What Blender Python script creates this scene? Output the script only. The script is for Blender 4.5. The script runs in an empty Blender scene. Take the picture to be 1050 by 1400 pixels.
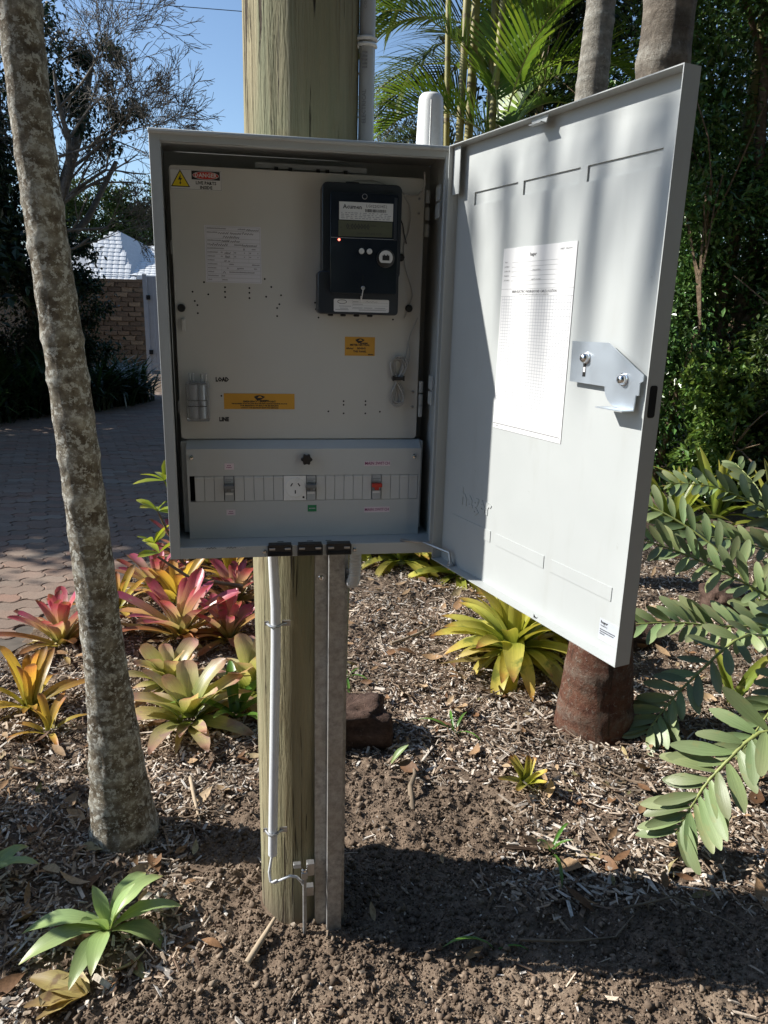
import bpy, math, random
import numpy as np
from mathutils import Vector, Matrix

random.seed(11)
rng = np.random.default_rng(11)
K = 5.0 / 6.0          # authoring unit -> metres
sc = bpy.context.scene
COL = sc.collection

# ------------------------------------------------------------------ camera
cam_d = bpy.data.cameras.new("camera")
cam = bpy.data.objects.new("camera", cam_d)
COL.objects.link(cam)
sc.camera = cam
cam_d.sensor_fit = 'VERTICAL'
cam_d.sensor_height = 36.0
cam_d.sensor_width = 27.0
cam_d.lens = 36.0 * 1010.6 / 1400.0
cam_d.clip_start = 0.05
cam_d.clip_end = 2000
yaw, pitch, roll = 0.1662, 0.2620, 0.0253
cf = Vector((math.sin(yaw) * math.cos(pitch), math.cos(yaw) * math.cos(pitch), -math.sin(pitch)))
cr = Vector((math.cos(yaw), -math.sin(yaw), 0))
cu = cr.cross(cf)
r2 = math.cos(roll) * cr + math.sin(roll) * cu
u2 = -math.sin(roll) * cr + math.cos(roll) * cu
M3 = Matrix((r2, u2, -cf)).transposed()
cam.matrix_world = Matrix.Translation(Vector((-0.0945, -1.6162, 1.789)) * K) @ M3.to_4x4()

# ------------------------------------------------------------------ sky, sun, exposure
SUN_AZ, SUN_EL = math.radians(16.0), math.radians(35.0)
sun_dir = Vector((math.cos(SUN_EL) * math.cos(SUN_AZ), -math.cos(SUN_EL) * math.sin(SUN_AZ), -math.sin(SUN_EL)))
world = bpy.data.worlds.new("World")
sc.world = world
world.use_nodes = True
wn = world.node_tree
bg = wn.nodes["Background"]
sky = wn.nodes.new("ShaderNodeTexSky")
sky.sky_type = 'NISHITA'
sky.sun_disc = False
sky.sun_elevation = SUN_EL
sky.sun_rotation = math.atan2(-sun_dir.x, -sun_dir.y)
sky.air_density = 1.0
sky.dust_density = 0.3
sky.ozone_density = 3.0
wn.links.new(sky.outputs[0], bg.inputs[0])
bg.inputs[1].default_value = 0.092
sun_d = bpy.data.lights.new("sun", 'SUN')
sun_d.energy = 4.7
sun_d.angle = math.radians(0.5)
sun_d.color = (1.0, 0.965, 0.905)
sun = bpy.data.objects.new("sun", sun_d)
COL.objects.link(sun)
sun.rotation_euler = sun_dir.to_track_quat('-Z', 'Y').to_euler()
sc.view_settings.view_transform = 'Standard'
sc.view_settings.look = 'None'
sc.view_settings.exposure = 0.85
sc.view_settings.gamma = 1.0
sc.view_settings.use_curve_mapping = False
sc.render.engine = 'CYCLES'
sc.cycles.max_bounces = 8
sc.cycles.diffuse_bounces = 4
sc.cycles.transmission_bounces = 6
sc.cycles.transparent_max_bounces = 12

# ------------------------------------------------------------------ helpers: materials
class NT:
    def __init__(s, name):
        m = bpy.data.materials.new(name); m.use_nodes = True
        s.m = m; s.t = m.node_tree; s.t.nodes.clear()
        s.out = s.n("ShaderNodeOutputMaterial")
        s.bs = s.n("ShaderNodeBsdfPrincipled")
        s.l(s.bs.outputs[0], s.out.inputs[0])
    def n(s, typ, **kw):
        nd = s.t.nodes.new(typ)
        for k, v in kw.items(): setattr(nd, k, v)
        return nd
    def l(s, a, b): s.t.links.new(a, b)
    def coords(s, kind="Object", scale=(1, 1, 1), rot=(0, 0, 0)):
        tc = s.n("ShaderNodeTexCoord"); mp = s.n("ShaderNodeMapping")
        mp.inputs["Scale"].default_value = scale; mp.inputs["Rotation"].default_value = rot
        s.l(tc.outputs[kind], mp.inputs[0]); return mp.outputs[0]
    def noise(s, vec, scale, detail=4, rough=.55, dist=0):
        nd = s.n("ShaderNodeTexNoise"); nd.inputs["Scale"].default_value = scale
        nd.inputs["Detail"].default_value = detail; nd.inputs["Roughness"].default_value = rough
        nd.inputs["Distortion"].default_value = dist
        s.l(vec, nd.inputs["Vector"]); return nd.outputs["Fac"]
    def ramp(s, fac, stops, interp='LINEAR'):
        r = s.n("ShaderNodeValToRGB"); cr_ = r.color_ramp; cr_.interpolation = interp
        while len(cr_.elements) < len(stops): cr_.elements.new(0.5)
        for e, (p, c) in zip(cr_.elements, stops):
            e.position = p; e.color = (*c, 1) if len(c) == 3 else c
        s.l(fac, r.inputs[0]); return r.outputs[0]
    def mix(s, fac, a, b, mode='MIX'):
        nd = s.n("ShaderNodeMix", data_type='RGBA', blend_type=mode)
        for sock, v in ((nd.inputs[0], fac), (nd.inputs[6], a), (nd.inputs[7], b)):
            if hasattr(v, 'node'): s.l(v, sock)
            elif isinstance(v, (int, float)): sock.default_value = v
            else: sock.default_value = (*v, 1)
        return nd.outputs[2]
    def mapr(s, fac, a, b, c, d):
        nd = s.n("ShaderNodeMapRange")
        for i, v in enumerate((a, b, c, d)): nd.inputs[i + 1].default_value = v
        s.l(fac, nd.inputs[0]); return nd.outputs[0]
    def hsv(s, col, val=None, hue=None, sat=1.0):
        nd = s.n("ShaderNodeHueSaturation"); s.l(col, nd.inputs["Color"])
        nd.inputs["Saturation"].default_value = sat
        if val is not None: s.l(val, nd.inputs["Value"])
        if hue is not None: s.l(hue, nd.inputs["Hue"])
        return nd.outputs[0]
    def bump(s, h, strength=.3, dist=.01, prev=None):
        b = s.n("ShaderNodeBump"); b.inputs["Strength"].default_value = strength
        b.inputs["Distance"].default_value = dist; s.l(h, b.inputs["Height"])
        if prev is not None: s.l(prev, b.inputs["Normal"])
        return b.outputs[0]
    def fin(s, col=None, rough=.5, metal=0, normal=None, spec=.5, trans=0.0, alpha=None):
        b = s.bs
        if col is not None:
            if hasattr(col, 'node'): s.l(col, b.inputs["Base Color"])
            else: b.inputs["Base Color"].default_value = (*col, 1)
        if hasattr(rough, 'node'): s.l(rough, b.inputs["Roughness"])
        else: b.inputs["Roughness"].default_value = rough
        b.inputs["Metallic"].default_value = metal
        b.inputs["Specular IOR Level"].default_value = spec
        if normal is not None: s.l(normal, b.inputs["Normal"])
        if trans > 0:
            tr = s.n("ShaderNodeBsdfTranslucent"); mx = s.n("ShaderNodeMixShader")
            mx.inputs[0].default_value = trans
            if hasattr(col, 'node'):
                c2 = s.mix(0.75, col, (1.0, 0.97, 0.55), 'MULTIPLY'); s.l(c2, tr.inputs[0])
            else: tr.inputs[0].default_value = (*col, 1)
            s.l(b.outputs[0], mx.inputs[1]); s.l(tr.outputs[0], mx.inputs[2]); s.l(mx.outputs[0], s.out.inputs[0])
        return s.m

def plain(name, col, rough=.5, metal=0, spec=.5, var=.08, vscale=12, bump=0, bscale=400):
    t = NT(name)
    v = t.coords()
    nz = t.noise(v, vscale, 5)
    c = t.hsv(t.ramp(nz, [(.3, tuple(x * (1 - var) for x in col)), (.7, tuple(min(1, x * (1 + var)) for x in col))]))
    nrm = t.bump(t.noise(v, bscale, 2), bump, .002) if bump else None
    rr = t.mapr(t.noise(v, vscale * 3, 3), .3, .7, max(.02, rough - .08), min(1, rough + .08))
    return t.fin(c, rr, metal, nrm, spec)

def leafmat(name, stops, rough=.45, trans=.25, spots=None, val=(.75, 1.2), hue=(.49, .51), island=False, streak=.25, spec=.5):
    t = NT(name)
    uv = t.n("ShaderNodeUVMap"); sep = t.n("ShaderNodeSeparateXYZ"); t.l(uv.outputs[0], sep.inputs[0])
    wob = t.noise(t.coords("Object", (14, 14, 14)), 1.0, 3)
    add = t.n("ShaderNodeMath", operation='ADD'); t.l(sep.outputs[1], add.inputs[0])
    t.l(t.mapr(wob, .3, .7, -.10, .10), add.inputs[1])
    c = t.ramp(add.outputs[0], stops)
    cmb = t.n("ShaderNodeCombineXYZ"); 
    mu = t.n("ShaderNodeMath", operation='MULTIPLY'); mu.inputs[1].default_value = 22; t.l(sep.outputs[0], mu.inputs[0])
    t.l(mu.outputs[0], cmb.inputs[0]); t.l(sep.outputs[1], cmb.inputs[1])
    st = t.noise(cmb.outputs[0], 1.2, 3)
    c = t.hsv(c, t.mapr(st, .3, .7, 1 - streak, 1 + streak))
    if spots:
        sp = t.noise(t.coords("Object", (1, 1, 1)), spots[1], 4, .6)
        c = t.mix(t.mapr(sp, spots[2], spots[2] + .08, 0, 1), c, spots[0])
    if island:
        g = t.n("ShaderNodeNewGeometry"); r = g.outputs["Random Per Island"]
    else:
        g = t.n("ShaderNodeObjectInfo"); r = g.outputs["Random"]
    r2_ = t.n("ShaderNodeMath", operation='FRACT'); m3 = t.n("ShaderNodeMath", operation='MULTIPLY')
    m3.inputs[1].default_value = 7.13; t.l(r, m3.inputs[0]); t.l(m3.outputs[0], r2_.inputs[0])
    c = t.hsv(c, t.mapr(r, 0, 1, *val), t.mapr(r2_.outputs[0], 0, 1, *hue))
    nrm = t.bump(st, .15, .004)
    return t.fin(c, rough, 0, nrm, spec, trans)

# ------------------------------------------------------------------ helpers: geometry
def frame(o, ex, ey, ez):
    return Matrix(((ex[0], ey[0], ez[0], o[0]), (ex[1], ey[1], ez[1], o[1]), (ex[2], ey[2], ez[2], o[2]), (0, 0, 0, 1)))

_txt = {}
def text_geo(s, size, align='CENTER', bold=0.0):
    key = (s, align, round(bold / size, 3))
    if key not in _txt:
        c = bpy.data.curves.new("lettering", 'FONT')
        c.body = s; c.size = 1.0; c.align_x = align; c.align_y = 'CENTER'; c.resolution_u = 1
        c.offset = bold / size
        o = bpy.data.objects.new("lettering", c)
        me = bpy.data.meshes.new_from_object(o)
        vs = [tuple(v.co) for v in me.vertices]; fs = [tuple(p.vertices) for p in me.polygons]
        bpy.data.objects.remove(o); bpy.data.curves.remove(c); bpy.data.meshes.remove(me)
        _txt[key] = (vs, fs)
    vs, fs = _txt[key]
    return [(x * size, y * size, 0) for x, y, z in vs], fs

class MB:
    def __init__(s): s.v = []; s.f = []; s.mi = []; s.mats = []
    def mid(s, m):
        if m not in s.mats: s.mats.append(m)
        return s.mats.index(m)
    def add(s, vs, fs, m, M=None):
        b = len(s.v); k = s.mid(m)
        if M is not None: vs = [tuple(M @ Vector(v)) for v in vs]
        s.v += vs; s.f += [tuple(b + i for i in f) for f in fs]; s.mi += [k] * len(fs)
        return s
    def box(s, lo, hi, m, M=None):
        x0, y0, z0 = lo; x1, y1, z1 = hi
        vs = [(x0, y0, z0), (x1, y0, z0), (x1, y1, z0), (x0, y1, z0), (x0, y0, z1), (x1, y0, z1), (x1, y1, z1), (x0, y1, z1)]
        return s.add(vs, [(3, 2, 1, 0), (4, 5, 6, 7), (0, 1, 5, 4), (1, 2, 6, 5), (2, 3, 7, 6), (3, 0, 4, 7)], m, M)
    def prism(s, poly, z0, z1, m, M=None, back=True):
        n = len(poly)
        vs = [(x, y, z0) for x, y in poly] + [(x, y, z1) for x, y in poly]
        fs = [tuple(range(n, 2 * n))] + [(i, (i + 1) % n, n + (i + 1) % n, n + i) for i in range(n)]
        if back: fs.append(tuple(range(n - 1, -1, -1)))
        return s.add(vs, fs, m, M)
    def flat(s, poly, z, m, M=None):
        return s.add([(x, y, z) for x, y in poly], [tuple(range(len(poly)))], m, M)
    def rect(s, x0, y0, x1, y1, z, m, M=None):
        return s.flat([(x0, y0), (x1, y0), (x1, y1), (x0, y1)], z, m, M)
    def tube(s, pts, rad, n, m, M=None, cap=True):
        pts = [Vector(p) for p in pts]
        if not hasattr(rad, '__len__'): rad = [rad] * len(pts)
        vs = []; fs = []; up = None
        for i, p in enumerate(pts):
            t = (pts[min(i + 1, len(pts) - 1)] - pts[max(i - 1, 0)]).normalized()
            if up is None:
                up = Vector((0, 0, 1)) if abs(t.z) < .9 else Vector((0, 1, 0))
            a = t.cross(up)
            if a.length < 1e-6: a = t.cross(Vector((1, 0, 0)))
            a.normalize(); b = a.cross(t); up = b
            for k in range(n):
                w = 2 * math.pi * k / n
                vs.append(tuple(p + (a * math.cos(w) + b * math.sin(w)) * rad[i]))
        for i in range(len(pts) - 1):
            for k in range(n):
                fs.append((i * n + k, i * n + (k + 1) % n, (i + 1) * n + (k + 1) % n, (i + 1) * n + k))
        if cap:
            fs.append(tuple(range(n - 1, -1, -1))); fs.append(tuple(range((len(pts) - 1) * n, len(pts) * n)))
        return s.add(vs, fs, m, M)
    def cyl(s, p0, p1, r, m, M=None, n=20, r1=None):
        return s.tube([p0, p1], [r, r if r1 is None else r1], n, m, M)
    def lathe(s, prof, m, M=None, n=20):
        vs = []; fs = []
        for r, z in prof:
            for k in range(n):
                w = 2 * math.pi * k / n; vs.append((r * math.cos(w), r * math.sin(w), z))
        for i in range(len(prof) - 1):
            for k in range(n):
                fs.append((i * n + k, i * n + (k + 1) % n, (i + 1) * n + (k + 1) % n, (i + 1) * n + k))
        fs.append(tuple(range((len(prof) - 1) * n, len(prof) * n)))
        fs.append(tuple(range(n - 1, -1, -1)))
        return s.add(vs, fs, m, M)
    def text(s, body, size, x, y, z, m, M=None, align='CENTER', sx=1.0, bold=0.0):
        vs, fs = text_geo(body, size, align, bold)
        return s.add([(x + a * sx, y + b, z + c) for a, b, c in vs], fs, m, M)
    def scribble(s, x0, y0, w, h, z, m, M=None, n=10, wd=.0007, seed=0):
        rr = random.Random(seed); pts = []
        for i in range(n + 1):
            pts.append((x0 + w * i / n + rr.uniform(-.25, .25) * w / n, y0 + (h if i % 2 else 0) * rr.uniform(.5, 1.0)))
        for (ax, ay), (bx, by) in zip(pts, pts[1:]):
            L = math.hypot(bx - ax, by - ay) + 1e-9; px, py = -(by - ay) / L * wd / 2, (bx - ax) / L * wd / 2
            s.flat([(ax - px, ay - py), (bx - px, by - py), (bx + px, by + py), (ax + px, ay + py)], z, m, M)
        return s
    def build(s, name, parent=None, smooth=30, bev=0, loc=None, props=None):
        me = bpy.data.meshes.new(name)
        o0 = Vector((0, 0, 0))
        if parent is not None: o0 = ORG.get(parent.name, o0)
        if loc is not None: o0 = Vector(loc)
        arr = (np.array(s.v, dtype=np.float64) - np.array(o0)) * K
        me.from_pydata(arr.tolist(), [], s.f)
        for m in s.mats: me.materials.append(m)
        me.polygons.foreach_set("material_index", s.mi)
        if smooth:
            me.polygons.foreach_set("use_smooth", [True] * len(s.f))
            me.set_sharp_from_angle(angle=math.radians(smooth))
        me.update()
        o = bpy.data.objects.new(name, me); COL.objects.link(o)
        if parent is not None: o.parent = parent; ORG[o.name] = o0
        if loc is not None and parent is None:
            o.location = Vector(loc) * K; ORG[o.name] = Vector(loc)
        if bev:
            b = o.modifiers.new("edge", 'BEVEL'); b.width = bev * K; b.segments = 2; b.limit_method = 'ANGLE'; b.angle_limit = math.radians(40)
            b.harden_normals = False
        return o

ORG = {}
def tag(o, label=None, cat=None, group=None, kind=None):
    if label: o['label'] = label
    if cat: o['category'] = cat
    if group: o['group'] = group
    if kind: o['kind'] = kind
    return o
def thing(name, label, cat, loc, group=None):
    o = bpy.data.objects.new(name, None); COL.objects.link(o)
    o.empty_display_size = .05; o.location = Vector(loc) * K; ORG[o.name] = Vector(loc)
    return tag(o, label, cat, group)
def inst(me, name, parent, loc, rot=(0, 0, 0), scale=1.0, quat=None):
    """a part that shares mesh data (already in metres); loc in authoring units relative to the parent's origin"""
    o = bpy.data.objects.new(name, me); COL.objects.link(o)
    if parent is not None: o.parent = parent
    o.location = Vector(loc) * K
    if quat is not None: o.rotation_mode = 'QUATERNION'; o.rotation_quaternion = quat
    else: o.rotation_euler = rot
    o.scale = (scale, scale, scale) if not hasattr(scale, '__len__') else scale
    return o

def raw_mesh(name, verts, faces, mats, smooth=True, uv=None, mi=None):
    """numpy verts (n,3) in authoring units, faces (m,k) constant k"""
    verts = np.asarray(verts, dtype=np.float32) * K; faces = np.asarray(faces, dtype=np.int32)
    me = bpy.data.meshes.new(name)
    nf, k = faces.shape
    me.vertices.add(len(verts)); me.vertices.foreach_set("co", verts.ravel())
    me.loops.add(nf * k); me.loops.foreach_set("vertex_index", faces.ravel())
    me.polygons.add(nf); me.polygons.foreach_set("loop_start", np.arange(0, nf * k, k, dtype=np.int32))
    for m in mats: me.materials.append(m)
    if mi is not None: me.polygons.foreach_set("material_index", np.asarray(mi, dtype=np.int32))
    me.polygons.foreach_set("use_smooth", np.full(nf, smooth))
    if uv is not None:
        l = me.uv_layers.new(name="UVMap"); l.data.foreach_set("uv", np.asarray(uv, dtype=np.float32)[faces.ravel()].ravel())
    me.update(calc_edges=True); me.validate()
    return me
def mesh_obj(me, name, parent=None, loc=None):
    o = bpy.data.objects.new(name, me); COL.objects.link(o)
    if parent is not None: o.parent = parent
    if loc is not None: o.location = Vector(loc) * K
    return o

_perm = np.random.default_rng(3).permutation(512)
_rnd = np.random.default_rng(4).random(512)
def vnoise(x, y, z=None):
    x = np.asarray(x, float); y = np.asarray(y, float); z = np.zeros_like(x) if z is None else np.asarray(z, float)
    xi, yi, zi = np.floor(x).astype(int), np.floor(y).astype(int), np.floor(z).astype(int)
    fx, fy, fz = x - xi, y - yi, z - zi
    fx, fy, fz = [f * f * (3 - 2 * f) for f in (fx, fy, fz)]
    def h(a, b, c): return _rnd[_perm[(_perm[(_perm[a % 512] + b) % 512] + c) % 512]]
    r = 0
    for dx in (0, 1):
        for dy in (0, 1):
            for dz in (0, 1):
                r = r + h(xi + dx, yi + dy, zi + dz) * (fx if dx else 1 - fx) * (fy if dy else 1 - fy) * (fz if dz else 1 - fz)
    return r * 2 - 1
def fbm(x, y, z=None, oct=4, gain=.5):
    r = 0; a = 1; s = 1
    for i in range(oct):
        r = r + a * vnoise(x * s + 17.3 * i, y * s + 5.1 * i, None if z is None else z * s); a *= gain; s *= 2.03
    return r
# ------------------------------------------------------------------ hardware materials
G = 1.25     # height of the cabinet's floor above the ground (authoring units)
H = 0.872
t = NT("grey_powder_coat"); v = t.coords()
c = t.ramp(t.noise(v, 5, 5), [(.3, (.395, .415, .408)), (.7, (.435, .455, .447))])
c = t.mix(t.mapr(t.noise(t.coords("Object", (7, 7, 1.4)), 3.0, 5, .65), .56, .80, 0, .30), c, (.31, .30, .27))      # dust runs
c = t.mix(t.mapr(t.noise(v, 55, 3, .7), .70, .78, 0, .35), c, (.25, .235, .21))                                     # specks
m_grey = t.fin(c, t.mapr(t.noise(v, 18, 4), .3, .7, .36, .52), 0, t.bump(t.noise(v, 700, 2), .05, .002), .5)
m_panel = plain("beige_powder_coat", (.545, .538, .50), .5, var=.03, vscale=5, bump=.04, bscale=900)
m_esc = plain("escutcheon_grey", (.50, .515, .505), .45, var=.03, vscale=6, bump=.03, bscale=900)
m_black = plain("black_plastic", (.012, .012, .013), .4)
m_dark = plain("dark_void", (.006, .006, .006), .9)
m_navy = plain("navy_plastic", (.022, .027, .036), .36, var=.1)
m_cover = plain("navy_cover", (.013, .017, .025), .12, var=.1)
m_white = plain("white_print_stock", (.66, .66, .655), .5, var=.02)
m_ink = plain("black_ink", (.02, .02, .022), .6)
m_inkg = plain("grey_ink", (.30, .30, .31), .7)
m_yel = plain("warning_yellow", (.78, .60, .02), .5, var=.03)
m_red = plain("warning_red", (.55, .03, .02), .5)
m_orange = plain("amber_sticker", (.58, .30, .035), .5, var=.05)
m_pinkl = plain("pink_label", (.72, .62, .66), .5)
m_mag = plain("magenta_ink", (.28, .03, .16), .5)
m_green = plain("green_label", (.02, .22, .09), .5)
m_zinc = plain("zinc_plate", (.44, .49, .54), .36, .6, var=.03, vscale=8)
m_chrome = plain("bright_steel", (.75, .75, .75), .14, 1.0)
m_steel = plain("dull_steel", (.42, .42, .42), .4, .8, var=.15, vscale=40)
m_pvc = plain("grey_pvc", (.50, .51, .52), .38, var=.04)
m_pvcl = plain("pale_pvc", (.66, .68, .70), .35, var=.04)
m_blank = plain("blank_grey", (.56, .57, .56), .45, var=.02)
m_sock = plain("white_plastic", (.80, .80, .78), .3, var=.02)
m_tog = plain("toggle_grey", (.16, .165, .17), .4)
m_brk = plain("breaker_grey", (.40, .42, .43), .4)
m_redt = plain("toggle_red", (.50, .035, .02), .4)
m_label2 = plain("form_stock", (.64, .64, .68), .55, var=.02)
m_plate = plain("nameplate_stock", (.60, .60, .57), .45, var=.03)
m_lcd = plain("lcd_glass", (.10, .105, .07), .2)
m_wire = plain("grey_cable", (.40, .39, .37), .5)
m_alu = plain("silver_sticker", (.60, .64, .70), .35, .3, var=.03)
m_galv = NT("galvanised_steel")
_v = m_galv.coords(); _n1 = m_galv.noise(_v, 60, 5, .7); _n2 = m_galv.noise(_v, 7, 4)
m_galv = m_galv.fin(m_galv.mix(m_galv.mapr(_n2, .4, .7, 0, .7), m_galv.ramp(_n1, [(.35, (.24, .24, .235)), (.65, (.48, .485, .48))]), (.33, .30, .255)), .5, .55, m_galv.bump(_n1, .2, .003))
m_led = NT("red_led"); m_led.bs.inputs["Emission Color"].default_value = (1, .15, .1, 1); m_led.bs.inputs["Emission Strength"].default_value = 3; m_led = m_led.fin((.6, .05, .04), .3)
_t = NT("clear_plastic"); _t.bs.inputs["Transmission Weight"].default_value = .85; _t.bs.inputs["IOR"].default_value = 1.25
m_clear = _t.fin((.86, .87, .88), .08)

# ------------------------------------------------------------------ meter cabinet
cab = thing("meter_cabinet", "large open grey metal meter cabinet fixed to the timber pole", "meter box", (0, 0, G))
FP = frame((0, .1, G), (1, 0, 0), (0, 0, 1), (0, -1, 0))       # gear panel frame: x, height, towards viewer
b = MB()
T = .002
b.box((-.3, .002, G), (-.3 + T, .2, G + H), m_grey)
b.box((.3 - T, .002, G), (.3, .2, G + H), m_grey)
b.box((-.3 + T, .002, G + H - T), (.3 - T, .2, G + H), m_grey)
b.box((-.3 + T, .002, G + .022), (.3 - T, .2, G + .024), m_grey)
b.box((-.3 + T, .198, G + .024), (.3 - T, .2, G + H - T), m_grey)
# front lips and their returns
b.box((-.302, -.001, G - .001), (-.281, .0015, G + H + .001), m_grey)
b.box((.2865, -.001, G - .001), (.302, .0015, G + H + .001), m_grey)
b.box((-.281, -.001, G + H - .020), (.2865, .0015, G + H + .001), m_grey)
b.box((-.281, -.001, G - .001), (.2865, .0015, G + .026), m_grey)
b.box((-.2828, .0015, G + .026), (-.281, .014, G + H - .020), m_grey)
b.box((.2865, .0015, G + .026), (.2883, .014, G + H - .020), m_grey)
b.box((-.281, .0015, G + H - .0218), (.2865, .014, G + H - .020), m_grey)
# rain gutter along the top edge
b.tube([(-.302, -.004, G + H - .004), (.302, -.004, G + H - .004)], .0052, 8, m_grey)
b.build("housing", cab, 30, .0012)
b = MB()
b.box((-.10, .13, G + .835), (.14, .138, G + .846), m_brk)
for x in (-.06, -.03, .03, .05, .09): b.box((x, .124, G + .822), (x + .008, .13, G + .838), m_black)
b.build("busbar_bracket", cab)
# black cable entries on the bottom lip, screws
for x0, x1 in ((-.0887, -.0330), (-.0218, .0362), (.0445, .1019)):
    b = MB()
    b.box((x0, -.006, G + .001), (x1, -.0015, G + .0265), m_black)
    b.box((x0 + .003, -.0085, G + .004), (x1 - .003, -.006, G + .011), m_dark)
    b.box((x0 + .002, -.0075, G + .0235), (x1 - .002, .012, G + .029), m_black)
    for xa in (x0 + .004, x1 - .017): b.box((xa, -.009, G + .0165), (xa + .013, -.006, G + .0215), m_steel)
    b.build("cable_entry", cab, 30, .0008)
def screw(mb, x, y, r, M, h=0.0, m=None):
    m = m or m_chrome
    mb.lathe([(r, h), (r, h + r * .3), (r * .75, h + r * .65), (r * .35, h + r * .75)], m, M @ Matrix.Translation((x, y, 0)), 14)
    mb.box((x - r * .5, y - r * .08, h + r * .7), (x + r * .5, y + r * .08, h + r * .8), m_black, M)
    mb.box((x - r * .08, y - r * .5, h + r * .7), (x + r * .08, y + r * .5, h + r * .8), m_black, M)
FF = frame((0, -.001, G), (1, 0, 0), (0, 0, 1), (0, -1, 0))
for x in (-.0965, .1105):
    b = MB(); screw(b, x, .012, .0048, FF); b.build("screw", cab)
b = MB()
for x in (-.066, .002, .045): b.rect(x, .0, x + .014, .004, 0, m_dark, frame((0, .03, G + .0247), (1, 0, 0), (0, 1, 0), (0, 0, 1)))
b.build("floor_slot", cab)
# scratched paint on the lip
b = MB()
for q in range(5): b.scribble(-.245 + q * .022, .021 + .001 * (q % 2), .02, .004, .0012, m_dark if q % 2 else m_white, FF, 6, .0009, q)
b.build("paint_scuff", cab)

# gear panel ---------------------------------------------------------
PX0, PX1, PZ0, PZ1 = -.278, .2665, .253, .827
def rrect(x0, y0, x1, y1, r, n=4):
    out = []
    for cx, cy, a0 in ((x1 - r, y1 - r, 0), (x0 + r, y1 - r, 90), (x0 + r, y0 + r, 180), (x1 - r, y0 + r, 270)):
        for i in range(n + 1):
            a = math.radians(a0 + 90 * i / n); out.append((cx + r * math.cos(a), cy + r * math.sin(a)))
    return out
b = MB(); b.prism(rrect(PX0, PZ0, PX1, PZ1, .009), -.02, 0, m_panel, FP)
panel = b.build("gear_panel", cab, 30, .0012)
holes = [(-.2395, .5749), (-.2064, .5703), (-.1703, .5862), (-.1706, .5766), (-.1706, .5655), (-.118, .586), (-.1182, .576), (-.1182, .5649), (-.0821, .5688), (-.0706, .5897), (-.0495, .5727), (-.0534, .5536), (-.0584, .5454), (-.0586, .5281), (-.2356, .5556), (-.2303, .5472), (-.2301, .5302), (.0917, .3407), (.0918, .3322), (.092, .3124), (.143, .341), (.1431, .3325), (.1431, .3125), (.0564, .3169), (.1775, .3166), (.0333, .5271), (.2027, .5266), (.0275, .545), (.0255, .559), (-.1855, .351), (-.2145, .5955), (-.0845, .606)]
for x, z in holes:
    b = MB(); b.flat([(x + .0021 * math.cos(a * math.pi / 5), z + .0021 * math.sin(a * math.pi / 5)) for a in range(10)], .0004, m_dark, FP); b.build("drill_hole", panel)
for x in (-.1893, -.166, -.1312, -.1067, -.0714, -.0474):
    b = MB(); b.tube([(x, .3205, .0003), (x + .0015, .3165, .0003), (x + .008, .3155, .0003), (x + .016, .3155, .0003)], .0007, 5, m_esc, FP); b.build("scribed_mark", panel)
# danger sticker
b = MB(); S = .0006
x0, z1, x1, z0 = -.2765, .8198, -.1705, .780
b.prism(rrect(x0, z0, x1, z1, .002), 0, S, m_white, FP)
for r_ in ((x0 + .001, z0 + .001, x1 - .001, z0 + .0015), (x0 + .001, z1 - .0015, x1 - .001, z1 - .001), (x0 + .001, z0 + .001, x0 + .0015, z1 - .001), (x1 - .0015, z0 + .001, x1 - .001, z1 - .001)): b.rect(*r_, S + .0002, m_ink, FP)
tx, tz = x0 + .0215, z0 + .005
b.flat([(tx - .0195, tz), (tx + .0195, tz), (tx, tz + .0335)], S + .0002, m_ink, FP)
b.flat([(tx - .0165, tz + .0018), (tx + .0165, tz + .0018), (tx, tz + .030)], S + .0004, m_yel, FP)
b.flat([(tx + .001, tz + .024), (tx - .0045, tz + .0135), (tx - .0005, tz + .0135), (tx + .0005, tz + .0145)], S + .0006, m_ink, FP)
b.flat([(tx - .0008, tz + .0105), (tx + .0042, tz + .0165), (tx + .0006, tz + .0165), (tx - .0003, tz + .0145)], S + .0006, m_ink, FP)
b.flat([(tx - .0004, tz + .004), (tx + .0022, tz + .008), (tx + .0005, tz + .0085), (tx + .0004, tz + .0125), (tx - .0012, tz + .0115), (tx - .0008, tz + .0082), (tx - .0026, tz + .0078)], S + .0006, m_ink, FP)
dx0, dx1, dz0, dz1 = x0 + .0445, x1 - .0035, z1 - .0195, z1 - .0025
b.rect(dx0, dz0, dx1, dz1, S + .0002, m_ink, FP)
cx_, cz_ = (dx0 + dx1) / 2, (dz0 + dz1) / 2
def ell(a, c, n=28): return [(cx_ + a * math.cos(2 * math.pi * i / n), cz_ + c * math.sin(2 * math.pi * i / n)) for i in range(n)]
b.flat(ell(.0268, .0077), S + .0004, m_white, FP); b.flat(ell(.0258, .0070), S + .0006, m_red, FP)
b.text("DANGER", .0112, cx_, cz_, S + .0008, m_white, FP, bold=.0003)
b.text("LIVE PARTS", .0085, cx_, z0 + .0140, S + .0002, m_ink, FP, bold=.0003)
b.text("INSIDE", .0085, cx_, z0 + .0052, S + .0002, m_ink, FP, bold=.0003)
b.build("danger_sticker", panel, 0)
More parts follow.
